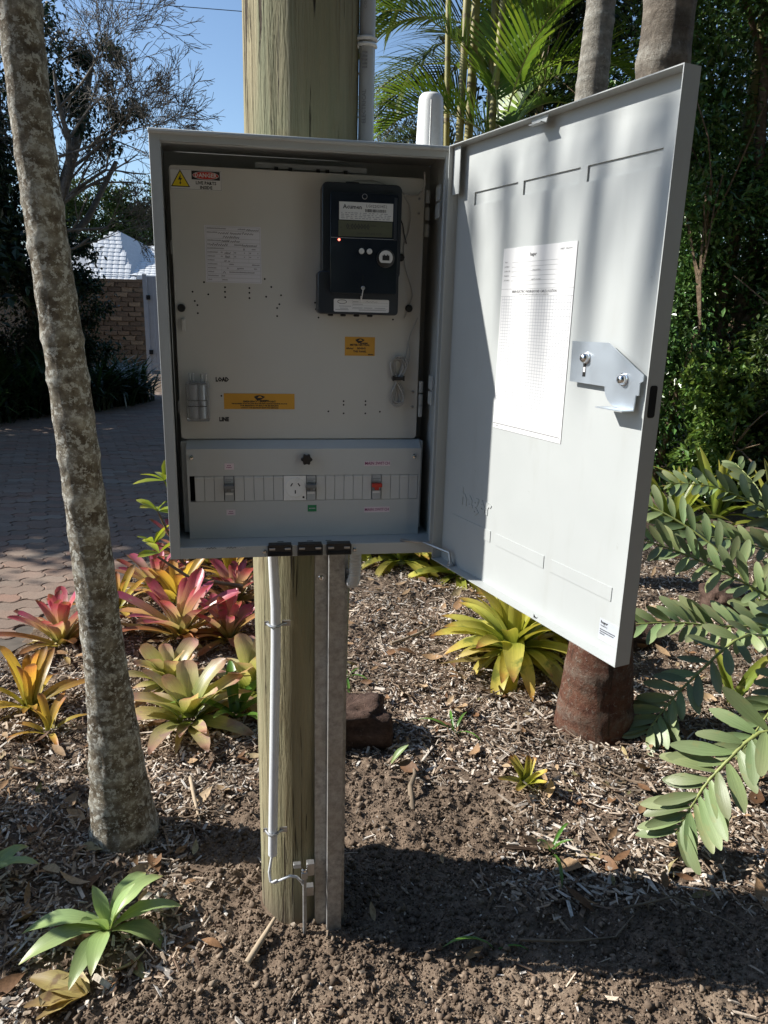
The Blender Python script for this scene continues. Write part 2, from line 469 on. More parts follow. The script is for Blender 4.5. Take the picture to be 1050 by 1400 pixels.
# handwritten test form
b = MB(); x0, z1, x1, z0 = -.2100, .7120, -.0912, .5958
b.prism([(x0, z0), (x1, z0), (x1, z1), (x0, z1)], 0, S, m_label2, FP)
rows = 14; rh = (z1 - z0 - .004) / rows
for i in range(rows + 1):
    if i in (2,): continue
    z = z1 - .002 - i * rh
    b.rect(x0 + .003, z - .0002, x1 - .002, z + .0002, S + .0002, m_inkg, FP)
b.rect(x0 + .003, z0 + .002, x0 + .0034, z1 - .002, S + .0002, m_inkg, FP); b.rect(x1 - .0024, z0 + .002, x1 - .002, z1 - .002, S + .0002, m_inkg, FP)
b.rect(x0 + .034, z0 + .002, x0 + .0343, z1 - .002 - 9 * rh, S + .0002, m_inkg, FP)
for k in (.060, .092): b.rect(x0 + k, z1 - .002 - 9 * rh, x0 + k + .0003, z1 - .002 - 6 * rh, S + .0002, m_inkg, FP)
def dash(x, i, w, h=.0028, zz=.35, m=None, sd=0):
    rr = random.Random(sd * 31 + i * 7 + int(x * 1e4)); xx = x; zc = z1 - .002 - (i + 1) * rh + rh * zz
    while xx < x + w:
        l = rr.uniform(.0012, .0024); b.rect(xx, zc, min(xx + l * .8, x + w), zc + h * rr.uniform(.7, 1), S + .0002, m or m_inkg, FP); xx += l
for i, w in enumerate([.040, .022, 0, .030, .007, .035, .022, .016, .014, .020, .018, .013, .022, .008]):
    if w: dash(x0 + .005, i, w)
dash(x0 + .070, 0, .016); dash(x0 + .062, 4, .016); dash(x1 - .02, 5, .008)
for i in (6, 7): dash(x0 + .033, i, .004); dash(x0 + .0615, i, .004); dash(x0 + .0935, i, .004); dash(x0 + .082, i, .002); dash(x1 - .008, i, .002)
dash(x0 + .05, 9, .01); dash(x1 - .020, 9, .016); dash(x0 + .045, 10, .004); dash(x0 + .07, 10, .011); dash(x0 + .103, 10, .006); dash(x0 + .05, 11, .054); dash(x0 + .033, 12, .008); dash(x0 + .035, 13, .011)
for (x, i, w, n, hh) in ((.088, 0, .026, 13, .0045), (.029, 1, .022, 9, .0048), (.053, 1, .024, 11, .0045), (.079, 1, .024, 9, .0055), (.039, 2, .034, 15, .0050), (.036, 3, .016, 9, .0052), (.054, 3, .020, 9, .0050), (.012, 4, .036, 17, .0055), (.078, 4, .032, 15, .0055), (.041, 6, .012, 7, .0048), (.042, 7, .010, 6, .0052), (.040, 8, .005, 3, .0045), (.048, 8, .004, 3, .0045), (.080, 5, .004, 2, .0065), (.066, 10, .004, 2, .0060), (.036, 11, .006, 2, .0060)):
    b.scribble(x0 + x, z1 - .002 - (i + 1) * rh + .0012, w, hh, S + .0004, m_ink, FP, n, .0007, i * 50 + int(x * 1000))
b.build("test_form_sticker", panel, 0)
def amber(name, x0, z0, x1, z1, lines, logo, sz):
    global b
    b = MB(); b.prism([(x0, z0), (x1, z0), (x1, z1), (x0, z1)], 0, S, m_orange, FP)
    cx = (x0 + x1) / 2; lz = z1 - .0085 * logo
    fan = [(cx - .011 * logo + .022 * logo * i / 10, lz + .0062 * logo * math.sin(math.pi * (.15 + .7 * i / 10)) - .001) for i in range(11)]
    b.flat([(cx - .0035 * logo, lz - .006 * logo), (cx + .004 * logo, lz - .003 * logo)] + fan[::-1], S + .0002, m_ink, FP)
    b.flat([(cx - .004 * logo + .010 * logo * i / 6, lz + .0035 * logo * math.sin(math.pi * i / 6)) for i in range(7)][::-1], S + .0004, m_orange, FP)
    b.text("energex", .0055 * logo, cx + .009 * logo, lz - .005 * logo, S + .0002, m_ink, FP, bold=.0003)
    for t_, z, s_, dx in lines: b.text(t_, s_, cx + dx, z, S + .0002, m_ink, FP, bold=.00022)
    return b.build(name, panel, 0)
amber("isolation_sticker", -.1802, .3214, -.0215, .3568, [("EMERGENCY - SAFETY POINT", .3385, .0056, 0), ("THIS EQUIPMENT IS NOT ISOLATED FROM THE SUPPLY MAINS BY THE METER ISOLATOR", .3337, .00315, 0), ("FOR BREAKING OF SEALS OR RE-SEALING", .3292, .0046, 0), ("CONTACT YOUR ELECTRICITY ENTITY FOR ASSISTANCE", .3243, .0033, 0)], 1.15, 0)
amber("neutral_sticker", .0932, .4445, .1623, .4866, [("METER NEUTRAL", .4685, .0060, 0), ("BEHIND", .4610, .0058, .004), ("THIS PANEL", .4540, .0058, 0), ("ENX-384", .4475, .003, .025)], 1.0, 0)
b = MB(); b.scribble(.0965, .459, .016, .0042, .0011, m_ink, FP, 9, .0012, 3); b.build("pen_note", panel, 0)
b = MB(); b.text("LOAD", .0125, -.1826, .3872, .0005, m_ink, FP, bold=.0008, sx=.85); b.text("LINE", .0125, -.1812, .2977, .0005, m_ink, FP, bold=.0008, sx=.85); b.build("marker_lettering", panel, 0)
b = MB(); b.lathe([(.0085, 0), (.0085, .006), (.007, .0075)], m_black, FP @ Matrix.Translation((-.2642, .5402, 0)), 24); b.build("lock_plug", panel, 30)
b = MB(); b.box((-.2655, .4915, 0), (-.2575, .5172, .009), m_panel, FP); b.build("latch_tab", panel, 30, .001)
for z in (.3632, .3279):
    b = MB(); screw(b, .2548, z, .0036, FP, 0, m_steel); b.build("screw", panel)
for z in (.785, .755):
    b = MB(); screw(b, .2545, z, .0032, FP, 0, m_steel); b.build("screw", panel)
for z in (.375, .345, .318, .79, .755, .72):
    b = MB(); b.cyl((.2745, z - .013, -.004), (.2745, z + .013, -.004), .0052, m_grey, FP, 12); b.build("hinge_knuckle", panel)
for z in (.665, .325):
    b = MB(); b.box((-.2815, z - .014, -.012), (-.2765, z + .014, -.003), m_grey, FP); b.build("edge_clip", panel, 30, .0008)
for z in (.775, .74, .375, .34):
    b = MB(); b.box((-.018, z, .2865 - .0), (.018, z + .03, .2895), m_grey, frame((0, .045, G), (0, 1, 0), (0, 0, 1), (1, 0, 0)) @ Matrix.Translation((0, 0, -.0035))); b.build("wall_hinge_leaf", cab, 30, .0008)

# door ---------------------------------------------------------------
DA = 1.2696
du = Vector((math.cos(DA), -math.sin(DA), 0)); dn = Vector((-math.sin(DA), -math.cos(DA), 0))
FD = frame((.3092, -.0249, G), du, (0, 0, 1), dn)
DW, DT, DZ0, DZ1 = .594, .0248, -.006, .868
sc_ = [0, .043, .064, .192, .2075, .2115, .2235, .367, .3755, .386, .3925, .545, .5495, DW]
zc_ = [DZ0, .087, .111, .7513, .7755, DZ1]
def dh(s_, z_):
    if .7513 < z_ < .7755 and (.064 < s_ < .2075 or .2235 < s_ < .3755 or .3925 < s_ < .5495): return -.0032
    if .087 < z_ < .111 and (.043 < s_ < .192 or .2115 < s_ < .367 or .386 < s_ < .545): return .0013
    return 0.0
b = MB(); hh = {}
for i in range(len(sc_) - 1):
    for j in range(len(zc_) - 1):
        h_ = dh((sc_[i] + sc_[i + 1]) / 2, (zc_[j] + zc_[j + 1]) / 2); hh[i, j] = h_
        b.rect(sc_[i], zc_[j], sc_[i + 1], zc_[j + 1], h_, m_grey, FD)
for (i, j), h_ in hh.items():
    if (i + 1, j) in hh and hh[i + 1, j] != h_:
        g = hh[i + 1, j]; b.add([(sc_[i + 1], zc_[j], h_), (sc_[i + 1], zc_[j + 1], h_), (sc_[i + 1], zc_[j + 1], g), (sc_[i + 1], zc_[j], g)], [(0, 1, 2, 3)], m_grey, FD)
    if (i, j + 1) in hh and hh[i, j + 1] != h_:
        g = hh[i, j + 1]; b.add([(sc_[i], zc_[j + 1], h_), (sc_[i + 1], zc_[j + 1], h_), (sc_[i + 1], zc_[j + 1], g), (sc_[i], zc_[j + 1], g)], [(0, 1, 2, 3)], m_grey, FD)
b.box((0, DZ0, -.0065), (DW, DZ1, -.005), m_grey, FD)          # outer skin
tf = .0016
b.box((0, DZ1 - tf, -.005), (DW, DZ1, DT), m_grey, FD)
b.box((0, DZ0, -.005), (DW, DZ0 + tf, DT), m_grey, FD)
b.box((DW - tf, DZ0 + tf, -.005), (DW, DZ1 - tf, DT), m_grey, FD)
b.box((0, DZ0 + tf, -.005), (tf, DZ1 - tf, DT), m_grey, FD)
b.box((.004, .776, DT * .55), (.028, DZ1 - tf, DT * .62), m_grey, FD)
door = b.build("cabinet_door", cab, 20)
b = MB(); vs, fs = text_geo("hager", .052, 'CENTER', .0015)
from collections import Counter
ec = Counter()
for f in fs:
    for a_, c_ in zip(f, f[1:] + f[:1]): ec[(min(a_, c_), max(a_, c_))] += 1
V2 = [(x + .130, z + .158, .0014) for x, z, _ in vs] + [(x + .130, z + .158, .0) for x, z, _ in vs]
b.add(V2, list(fs) + [(a_, c_, c_ + len(vs), a_ + len(vs)) for (a_, c_), k_ in ec.items() if k_ == 1], m_grey, FD); b.build("embossed_lettering", door, 20)
# cable location form
b = MB(); x0, z0, x1, z1 = .1778, .325, .3853, .6627; w_, h_ = x1 - x0, z1 - z0
b.prism([(x0, z0), (x1, z0), (x1, z1), (x0, z1)], .0004, .0012, m_white, FD); zz = .0014
def L(u0, v, u1, m=m_inkg, t=.0003): b.rect(x0 + u0 * w_, z1 - v * h_ - t, x0 + u1 * w_, z1 - v * h_ + t, zz, m, FD)
b.text("hager", .0085, x0 + .44 * w_, z1 - .042 * h_, zz, m_ink, FD, bold=.0002)
b.text("SHEET  DRAW'N", .0042, x0 + .87 * w_, z1 - .030 * h_, zz, m_ink, FD)
for v, lab in ((.078, "Name"), (.102, "Job Name"), (.126, "Job No / No"), (.150, "Drawn by"), (.174, "Job location")):
    b.text(lab, .0036, x0 + .03 * w_, z1 - (v - .004) * h_, zz, m_ink, FD, 'LEFT'); L(.14, v, .80)
b.text("Inspected Date", .0036, x0 + .5 * w_, z1 - .121 * h_, zz, m_ink, FD); b.text("Legal Per. Location", .0036, x0 + .5 * w_, z1 - .169 * h_, zz, m_ink, FD)
L(.28, .195, .86); L(0, .217, 1); L(.0, .256, 1)
b.text("MAIN ELECTRIC UNDERGROUND CABLE LOCATION", .0066, x0 + .48 * w_, z1 - .232 * h_, zz, m_ink, FD, sx=.82, bold=.0001)
b.text("Survey, Plan view for the cable location site at nominal date", .0036, x0 + .48 * w_, z1 - .247 * h_, zz, m_ink, FD)
m_grid = plain("grid_ink", (.33, .34, .37), .7)
for i in range(27): b.rect(x0 + w_ * (.02 + .96 * i / 26) - .00028, z0 + .035 * h_, x0 + w_ * (.02 + .96 * i / 26) + .00028, z1 - .256 * h_, zz, m_grid, FD)
for i in range(43):
    z = z0 + .035 * h_ + (h_ * (1 - .256 - .035)) * i / 42; b.rect(x0 + .02 * w_, z - .00028, x1 - .02 * w_, z + .00028, zz + .0001, m_grid, FD)
L(.0, .972, .98, m_ink, .0005); b.text("hager", .004, x0 + .07 * w_, z1 - .984 * h_, zz, m_ink, FD)
b.build("cable_location_form", door, 0)
b = MB(); b.prism([(.5258, .0128), (.5695, .0128), (.5695, .0503), (.5258, .0503)], .0004, .001, m_alu, FD)
b.text("hager", .0075, .5285, .045, .0013, m_ink, FD, 'LEFT', bold=.0002); b.text("VA48LPQ", .004, .5285, .0385, .0013, m_ink, FD, 'LEFT')
for z, w_2 in ((.031, .036), (.0272, .032), (.0234, .012)):
    xx = .5285
    while xx < .5285 + w_2: b.rect(xx, z, xx + .0022, z + .0018, .0013, m_ink, FD); xx += .003
b.build("maker_sticker", door, 0)
# latch plate
b = MB()
arc = [(.5266 - .0347 * math.sin(t_) * 1.0, .4057 + .030 * (1 - math.cos(t_))) for t_ in [i * math.pi / 2 / 6 for i in range(7)]]
poly = [(.4058, .5029), (.4917, .5035), (.5710, .4599), (.5710, .4505), (.5655, .4475), (.5655, .4285), (.5600, .4285), (.5583, .4057), (.5266, .4057)] + arc[1:] + [(.4075, .4368)]
b.prism(poly[::-1], .0095, .0115, m_zinc, FD)
b.box((.500, .4040, .0095), (.5583, .4056, .034), m_zinc, FD)
b.box((.4380, .447, .0116), (.4450, .472, .0119), m_dark, FD)
b.box((.4390, .4545, .0119), (.4440, .4625, .0122), m_white, FD)
latch = b.build("latch_plate", door, 30)
for s_, z_ in ((.4428, .4771), (.5314, .4500)):
    b = MB(); MM = FD @ Matrix.Translation((s_, z_, .0116))
    b.lathe([(.0098, 0), (.0098, .0016), (.0086, .002), (.0082, .005), (.0062, .0085), (.0032, .0100)], m_chrome, MM, 20)
    b.lathe([(.002, .0101), (.0015, .0103)], m_dark, MM, 8); b.lathe([(.004, -.0115), (.004, 0)], m_steel, MM, 8); b.build("latch_bolt", door, 40)
FE = frame(Vector((.3092, -.0249, G)) + DW * du, dn, (0, 0, 1), du)
b = MB(); b.prism(rrect(.004, .399, .0185, .4465, .004), -.001, .0006, m_dark, FE); b.build("catch_slot", door, 0)
b = MB(); b.prism([(.2594, DZ1 - tf), (.2594, DZ1 - .006), (.268, DZ1 - .015), (.300, DZ1 - .015), (.305, DZ1 - tf)][::-1], .0165, .0185, m_grey, FD); b.box((.268, DZ1 - .015, .0165), (.300, DZ1 - .0135, .030), m_grey, FD); b.build("top_catch", door)
b = MB()
b.prism([(.375, DZ0 + tf), (.384, DZ0 + tf), (.375, DZ0 + .008)], .020, .0205, m_dark, FD); b.build("vent_notch", door)
# outer hinges
for za, zm, zb_ in ((.808, .745, .680), (.195, .133, .072)):
    b = MB(); b.cyl((.3065, -.012, G + zm + .0008), (.3065, -.012, G + za), .0072, m_grey, None, 16); b.box((.3005, -.011, G + zm + .001), (.304, -.002, G + za), m_grey); b.build("hinge_barrel", door, 30)
    b = MB(); b.box((.2975, -.0165, G + zb_), (.3095, -.0065, G + zm - .0008), m_grey); b.build("hinge_barrel", cab, 30, .0015)
    for z in (zb_ - .012, zb_ - .03): 
        b = MB(); b.rect(.2985, z, .3015, z + .004, .0008, m_dark, FF); b.build("lip_slot", cab, 0)
# door stay
p_end = FD @ Vector((.062, DZ0 + .006, .012)); p_e2 = FD @ Vector((.055, DZ0 + .03, .012))
b = MB(); b.tube([(.218, .006, G + .030), (.27, -.012, G + .028), tuple(p_e2), tuple(p_end)], .0036, 8, m_steel); b.lathe([(.0085, 0), (.0085, .003), (.005, .006), (.004, .010)], m_steel, frame(p_end - Vector((0, 0, .004)), (1, 0, 0), (0, 1, 0), (0, 0, 1)), 14); b.build("door_stay", cab, 30)

# ------------------------------------------------------------------ distribution board
BY = .07
db = thing("distribution_board", "grey switchboard cover with a row of breakers in the cabinet's lower bay", "switchboard", (0, BY, G + .024))
FB = frame((0, BY, G), (1, 0, 0), (0, 0, 1), (0, -1, 0))
b = MB(); b.box((-.280, .032, -.10), (.2835, .2475, -.030), m_esc, FB); b.build("backing_tray", db, 30, .0015)
bx0, bx1, bz0, bz1 = -.2655, .2730, .0245, .2345
wx0, wx1, wz0, wz1 = -.2605, .2685, .112, .1725
b = MB()
b.box((bx0, bz0, -.002), (bx1, wz0, 0), m_esc, FB); b.box((bx0, wz1, -.002), (bx1, bz1, 0), m_esc, FB)
b.box((bx0, wz0, -.002), (wx0, wz1, 0), m_esc, FB); b.box((wx1, wz0, -.002), (bx1, wz1, 0), m_esc, FB)
# sloped top and side returns
b.add([(bx0, bz1, -.0), (bx1, bz1, -.0), (bx1, bz1 + .0165, -.032), (bx0, bz1 + .0165, -.032)], [(0, 1, 2, 3)], m_esc, FB)
b.add([(bx0, bz0, 0), (bx0, bz1, 0), (bx0, bz1 + .0165, -.032), (bx0, bz0, -.032)], [(0, 1, 2, 3)], m_esc, FB)
b.add([(bx1, bz0, 0), (bx1, bz1, 0), (bx1, bz1 + .0165, -.032), (bx1, bz0, -.032)], [(3, 2, 1, 0)], m_esc, FB)
b.add([(bx0, bz0, 0), (bx1, bz0, 0), (bx1, bz0, -.05), (bx0, bz0, -.05)], [(3, 2, 1, 0)], m_esc, FB)
b.box((wx0 - .002, wz0 - .003, -.028), (wx1 + .002, wz1 + .003, -.026), m_dark, FB)
cover = b.build("board_cover", db, 30)
def blanks(xa, xb, n):
    for i in range(n):
        a_ = xa + (xb - xa) * i / n; c_ = xa + (xb - xa) * (i + 1) / n
        q = MB(); q.box((a_ + .0004, wz0 + .0005, -.008), (c_ - .0004, wz1 - .0006, -.0008), m_blank, FB); q.box((a_ + .0004, wz1 - .0075, -.0008), (c_ - .0004, wz1 - .0025, .0006), m_blank, FB); q.build("blank_filler", db, 30, .0008)
blanks(-.2500, -.1845, 3); blanks(-.1615, -.0500, 5); blanks(.0262, .1570, 6); blanks(.1805, wx1 - .0005, 4)
def breaker(xa, xb, mt, up):
    q = MB(); q.box((xa + .0006, wz0 + .001, -.02), (xb - .0006, wz0 + .0225, .001), m_brk, FB); q.box((xa + .0006, wz1 - .0165, -.02), (xb - .0006, wz1 - .001, .001), m_brk, FB)
    q.box((xa + .0006, wz0 + .0225, -.02), (xb - .0006, wz1 - .0165, -.004), m_brk, FB)
    q.rect(xa + .002, wz1 - .0095, xb - .002, wz1 - .0085, .0013, m_ink, FB); q.rect(xa + .002, wz1 - .0135, xb - .006, wz1 - .0127, .0013, m_ink, FB); q.rect(xa + .002, wz0 + .016, xb - .003, wz0 + .0205, .0013, m_white, FB)
    br = q.build("circuit_breaker", db, 30, .0006)
    q = MB(); q.box((xa - .001, wz0 + .032, .001), (xb + .0005, wz0 + .041, .014), mt, FB); q.box((xa + .006, wz0 + .024, .001), (xb - .006, wz0 + .033, .008), mt, FB); q.build("toggle", br, 30, .0012)
    return br
breaker(-.1840, -.1622, m_tog, 0); breaker(.0036, .0255, m_tog, 0); br_ = breaker(.1578, .1798, m_redt, 1); br_['label'] = "main switch breaker with red toggle"
q = MB(); q.box((-.0493, wz0 + .001, -.02), (.0026, wz1 - .001, .0015), m_sock, FB)
sx_, sz_ = -.0225, (wz0 + wz1) / 2 + .002
q.lathe([(.0235, .0015), (.0235, .0024), (.0225, .0030)], m_sock, FB @ Matrix.Translation((sx_, sz_, 0)), 32)
sock = q.build("socket_outlet", db, 30)
q = MB()
for ang, ox, oz in ((math.radians(-32), -.0085, .0065), (math.radians(32), .0085, .0065), (0, 0, -.0105)):
    c_, s_ = math.cos(ang), math.sin(ang)
    q.flat([(sx_ + ox + a_ * c_ - e_ * s_, sz_ + oz + a_ * s_ + e_ * c_) for a_, e_ in ((-.0013, -.0042), (.0013, -.0042), (.0013, .0042), (-.0013, .0042))], .0033, m_dark, FB)
q.flat([(-.0035 + .0026 * math.cos(a_ * .6283), wz0 + .0085 + .0026 * math.sin(a_ * .6283)) for a_ in range(10)], .0018, m_dark, FB)
q.build("socket_slot", sock, 0)
q = MB(); n_ = 48; q.prism([(.0035 + (.0115 + .0016 * math.cos(6 * 2 * math.pi * i / n_)) * math.cos(2 * math.pi * i / n_), .2120 + (.0115 + .0016 * math.cos(6 * 2 * math.pi * i / n_)) * math.sin(2 * math.pi * i / n_)) for i in range(n_)], .006, .018, m_black, FB); q.cyl((.0035, .212, 0), (.0035, .212, .006), .006, m_black, FB); q.build("thumb_knob", db, 30, .0015)
for x in (-.2545, .2580):
    q = MB(); screw(q, x, .2160, .0058, FB); q.build("screw", db)
for nm, x0, z0, x1, z1, ms, ln in (("main_switch_label", .1390, .1930, .2000, .2055, m_pinkl, "MAIN SWITCH"), ("main_switch_label", .1400, .0805, .2015, .0940, m_pinkl, "MAIN SWITCH"), ("small_label", -.1822, .1871, -.1609, .2019, m_pinkl, None), ("small_label", -.1809, .0793, -.1607, .0930, m_pinkl, None), ("green_label", .0062, .0851, .0270, .1010, m_green, None)):
    q = MB(); q.prism([(x0, z0), (x1, z0), (x1, z1), (x0, z1)], .0002, .0007, ms, FB)
    if ln: q.text(ln, .0098, (x0 + x1) / 2, (z0 + z1) / 2, .001, m_mag, FB, sx=.92, bold=.0002)
    elif ms is m_green:
        for k_ in range(5): q.rect(x0 + .0035 + k_ * .003, (z0 + z1) / 2 - .001, x0 + .0055 + k_ * .003, (z0 + z1) / 2 + .001, .001, m_white, FB)
    else:
        for k_ in range(3): q.rect(x0 + .006 + k_ * .003, (z0 + z1) / 2 + .0012, x0 + .008 + k_ * .003, (z0 + z1) / 2 + .0032, .001, m_mag, FB)
        for k_ in range(4): q.rect(x0 + .0045 + k_ * .003, (z0 + z1) / 2 - .0032, x0 + .0065 + k_ * .003, (z0 + z1) / 2 - .001, .001, m_mag, FB)
    q.build(nm, db, 0)

# ------------------------------------------------------------------ electricity meter
em = thing("electricity_meter", "dark navy electricity meter with white nameplate on the beige panel", "meter", (.12, .1, G + .5356))
b = MB()
b.prism(rrect(.0365, .612, .2075, .803, .012), 0, .048, m_navy, FP); b.prism(rrect(.0275, .5356, .2045, .625, .008), 0, .052, m_navy, FP)
for x in (.052, .08, .11, .14): b.box((x, .531, .01), (x + .012, .536, .03), m_black, FP)
b.box((.088, .8025, .006), (.118, .808, .03), m_navy, FP)
b.build("meter_base", em, 30, .003)
b = MB(); b.prism(rrect(.0530, .580, .1968, .781, .004), .046, .066, m_cover, FP); b.rect(.0545, .6915, .1950, .6922, .0662, m_brk, FP); b.box((.188, .69, .066), (.1945, .775, .0672), m_navy, FP); b.build("front_cover", em, 30, .002)
b = MB(); x0, x1, z0, z1 = .0712, .1855, .7278, .7628
b.prism([(x0, z0), (x1, z0), (x1, z1), (x0, z1)], .066, .0668, m_plate, FP)
b.text("Acumen", .0120, x0 + .028, z1 - .0095, .0670, m_ink, FP, bold=.0002); b.text("LG022020452", .0082, x0 + .079, z1 - .0068, .0670, m_ink, FP, sx=.95)
xx = x0 + .055; rr = random.Random(5)
while xx < x0 + .098: l_ = rr.choice((.0006, .001, .0016)); b.rect(xx, z1 - .0185, xx + l_, z1 - .0125, .0670, m_ink, FP); xx += l_ + rr.choice((.0006, .0012))
for i in range(4):
    xx = x0 + .004
    while xx < x1 - .008: l_ = rr.uniform(.002, .008); b.rect(xx, z0 + .0025 + i * .0035, xx + l_, z0 + .0040 + i * .0035, .0670, m_inkg, FP); xx += l_ + rr.uniform(.0015, .006)
b.build("nameplate", em, 0)
b = MB(); b.prism([(.0700, .6945), (.1845, .6960), (.1845, .7262), (.0700, .7262)], .066, .0666, m_lcd, FP)
b.text("0.000000", .0165, .111, .7145, .0668, m_ink, FP, sx=.82, bold=.0002); b.text("kWh", .005, .1445, .7175, .0668, m_ink, FP); b.text("2009/11/07 #03 CC3", .0062, .135, .7015, .0668, m_ink, FP); b.rect(.0735, .712, .0780, .7128, .0668, m_ink, FP); b.text("A", .005, .162, .7175, .0668, m_ink, FP)
b.build("lcd_display", em, 0)
for x, t_ in ((.1195, "1"), (.1365, "2")):
    b = MB(); b.lathe([(.0058, .066), (.0058, .0695), (.0048, .0705)], m_plate, FP @ Matrix.Translation((x, .6663, 0)), 18); b.text(t_, .006, x, .6663, .0708, m_inkg, FP); b.build("push_button", em, 30)
b = MB(); b.lathe([(.0195, .066), (.0195, .070), (.0175, .071)], m_black, FP @ Matrix.Translation((.1715, .6535, 0)), 28)
b.prism([(.1715 + .0148 * math.cos(a_), .6545 + max(-.0105, .0148 * math.sin(a_))) for a_ in [2 * math.pi * i / 28 for i in range(28)]], .070, .0722, m_plate, FP)
b.box((.1640, .6490, .0722), (.1790, .6590, .0727), m_black, FP); b.box((.1668, .6590, .0722), (.1690, .6610, .0727), m_black, FP); b.box((.1740, .6590, .0722), (.1762, .6610, .0727), m_black, FP); b.build("optical_port", em, 30)
b = MB(); b.lathe([(.0026, .066), (.0018, .068)], m_led, FP @ Matrix.Translation((.0715, .6878, 0)), 10); b.build("pulse_led", em)
b = MB(); b.rect(.1225, .5935, .1245, .618, .0664, m_dark, FP); b.lathe([(.0042, .066), (.0042, .069), (.003, .070)], m_steel, FP @ Matrix.Translation((.1240, .5915, 0)), 14); b.tube([(.1240, .589, .070), (.1232, .580, .066), (.1222, .566, .0545)], .0010, 6, m_white, FP); b.box((.1205, .562, .053), (.1235, .575, .056), m_white, FP); b.build("seal_screw", em, 30)
b = MB(); b.lathe([(.0055, .066), (.0055, .0672)], m_inkg, FP @ Matrix.Translation((.1245, .7745, 0)), 14); b.lathe([(.0045, .0672), (.0045, .0675)], m_cover, FP @ Matrix.Translation((.1245, .7745, 0)), 14); b.build("moulded_mark", em)
b = MB(); b.text("6765", .009, .178, .789, .0484, m_black, FP); b.build("stamped_number", em, 0)
b = MB(); x0, x1, z0, z1 = .0625, .1840, .5410, .5680
b.prism(rrect(x0, z0, x1, z1, .003), .052, .0526, m_white, FP)
b.tube([(x0 + .018 + .010 * math.cos(a_ * .5236), z1 - .006 + .004 * math.sin(a_ * .5236), .0528) for a_ in range(13)], .0005, 4, m_ink, FP)
for xa, xb, n_, zo in ((.012, .036, 1, .011), (.004, .032, 1, .0035), (.014, .030, 1, .0065), (.042, .052, 1, .021), (.042, .062, 1, .0155), (.042, .062, 1, .008), (.066, .085, 1, .008), (.09, .114, 1, .008), (.055, .115, 1, .0035)):
    xx = x0 + xa
    while xx < x0 + xb: b.rect(xx, z0 + zo, xx + .0016, z0 + zo + .0019, .0528, m_inkg, FP); xx += .0024
for z in (.0195, .0135, .0065): b.rect(x0 + .040, z0 + z, x1 - .003, z0 + z + .0004, .0528, m_inkg, FP)
b.rect(x0 + .040, z0 + .0065, x0 + .0404, z1 - .002, .0528, m_inkg, FP); b.scribble(x0 + .07, z0 + .0205, .026, .004, .0530, m_inkg, FP, 8, .0006, 9)
b.build("terminal_label", em, 0)

# ------------------------------------------------------------------ clear service fuse holder
sf = thing("service_fuse", "clear plastic fuse holder low on the beige panel beside the word LOAD", "fuse holder", (-.2345, .1, G + .297))
b = MB(); fx0, fx1, fz0, fz1 = -.2605, -.2105, .2970, .3835
b.prism(rrect(fx0, fz0, fx1, fz1, .004), .0005, .034, m_clear, FP); b.build("clear_cover", sf, 30, .002)
b = MB(); b.cyl((-.2445, fz0 + .006, .016), (-.2445, fz1 - .006, .016), .0095, m_brk, FP); b.cyl((-.2255, fz0 + .006, .016), (-.2255, fz1 - .006, .016), .0085, m_zinc, FP); b.build("fuse_link", sf, 30)
for x in (-.2530, -.2440, -.2270, -.2180):
    b = MB(); b.tube([(x, fz1, .012), (x, fz1 + .010, .013), (x + .001, fz1 + .017, .016)], .0026, 8, m_clear, FP); b.build("terminal_stub", sf)
b = MB()
for z in (fz0 + .033, fz0 + .046): b.box((fx0 + .004, z, .034), (fx1 - .004, z + .0018, .0352), m_clear, FP)
b.build("moulded_rib", sf)

# ------------------------------------------------------------------ signal cables on the panel
b = MB(); rr = random.Random(2)
for k in range(8):
    w1 = .010 + .0022 * k; ph = rr.uniform(-.4, .4); pts = []
    for i in range(33):
        t_ = 2 * math.pi * i / 32
        pts.append((.2165 + w1 * .95 * math.sin(2 * t_ + ph * .2) * .75 + .003 * math.sin(t_ + k), .3935 + (.050 + .0022 * (k % 4)) * math.cos(t_ + ph * .15) - .008 + .003 * (k % 3), .004 + .0016 * k * (.4 + .6 * abs(math.cos(t_)))))
    b.tube(pts, .00125, 6, m_wire, FP, cap=False)
b.tube([(.2600, .532, .004), (.246, .50, .004), (.239, .478, .004), (.2355, .450, .004), (.2315, .432, .005), (.222, .405, .006)], .0011, 6, m_wire, FP)
b.tube([(.239, .478, .004), (.2440, .455, .004), (.2420, .435, .005), (.231, .418, .005)], .0011, 6, m_wire, FP)
o = b.build("coiled_cable", None, 60, loc=(.2165, .1, G + .33)); tag(o, "thin grey cable coiled and tied on the beige panel", "cable")
q = MB(); q.box((.2035, .3915, .001), (.2300, .3985, .021), m_black, FP); q.box((.2030, .390, .012), (.2065, .4015, .020), m_black, FP); q.box((.2275, .390, .012), (.2305, .4015, .020), m_black, FP); q.build("cable_tie", o, 30)
b = MB(); b.tube([(.258, .835, .03), (.2625, .812, .02), (.259, .80, .006), (.250, .792, .004), (.232, .790, .010), (.214, .789, .03)], .0017, 7, m_wire, FP)
b.tube([(.214, .79, .03), (.19, .803, .02), (.15, .817, .004), (.115, .815, .006), (.09, .806, .01)], .0011, 6, m_wire, FP)
b.tube([(.218, .785, .02), (.232, .77, .005), (.236, .745, .004), (.232, .715, .004), (.222, .690, .004), (.2225, .662, .005), (.228, .635, .004), (.241, .600, .004), (.246, .580, .004), (.236, .552, .004), (.228, .530, .004)], .0011, 6, m_wire, FP)
b.tube([(.2075, .745, .02), (.218, .73, .005), (.222, .71, .004), (.228, .690, .004)], .0014, 6, m_black, FP)
o = b.build("antenna_lead", None, 60, loc=(.23, .1, G + .53)); tag(o, "thin grey lead running down the panel beside the navy meter", "cable")
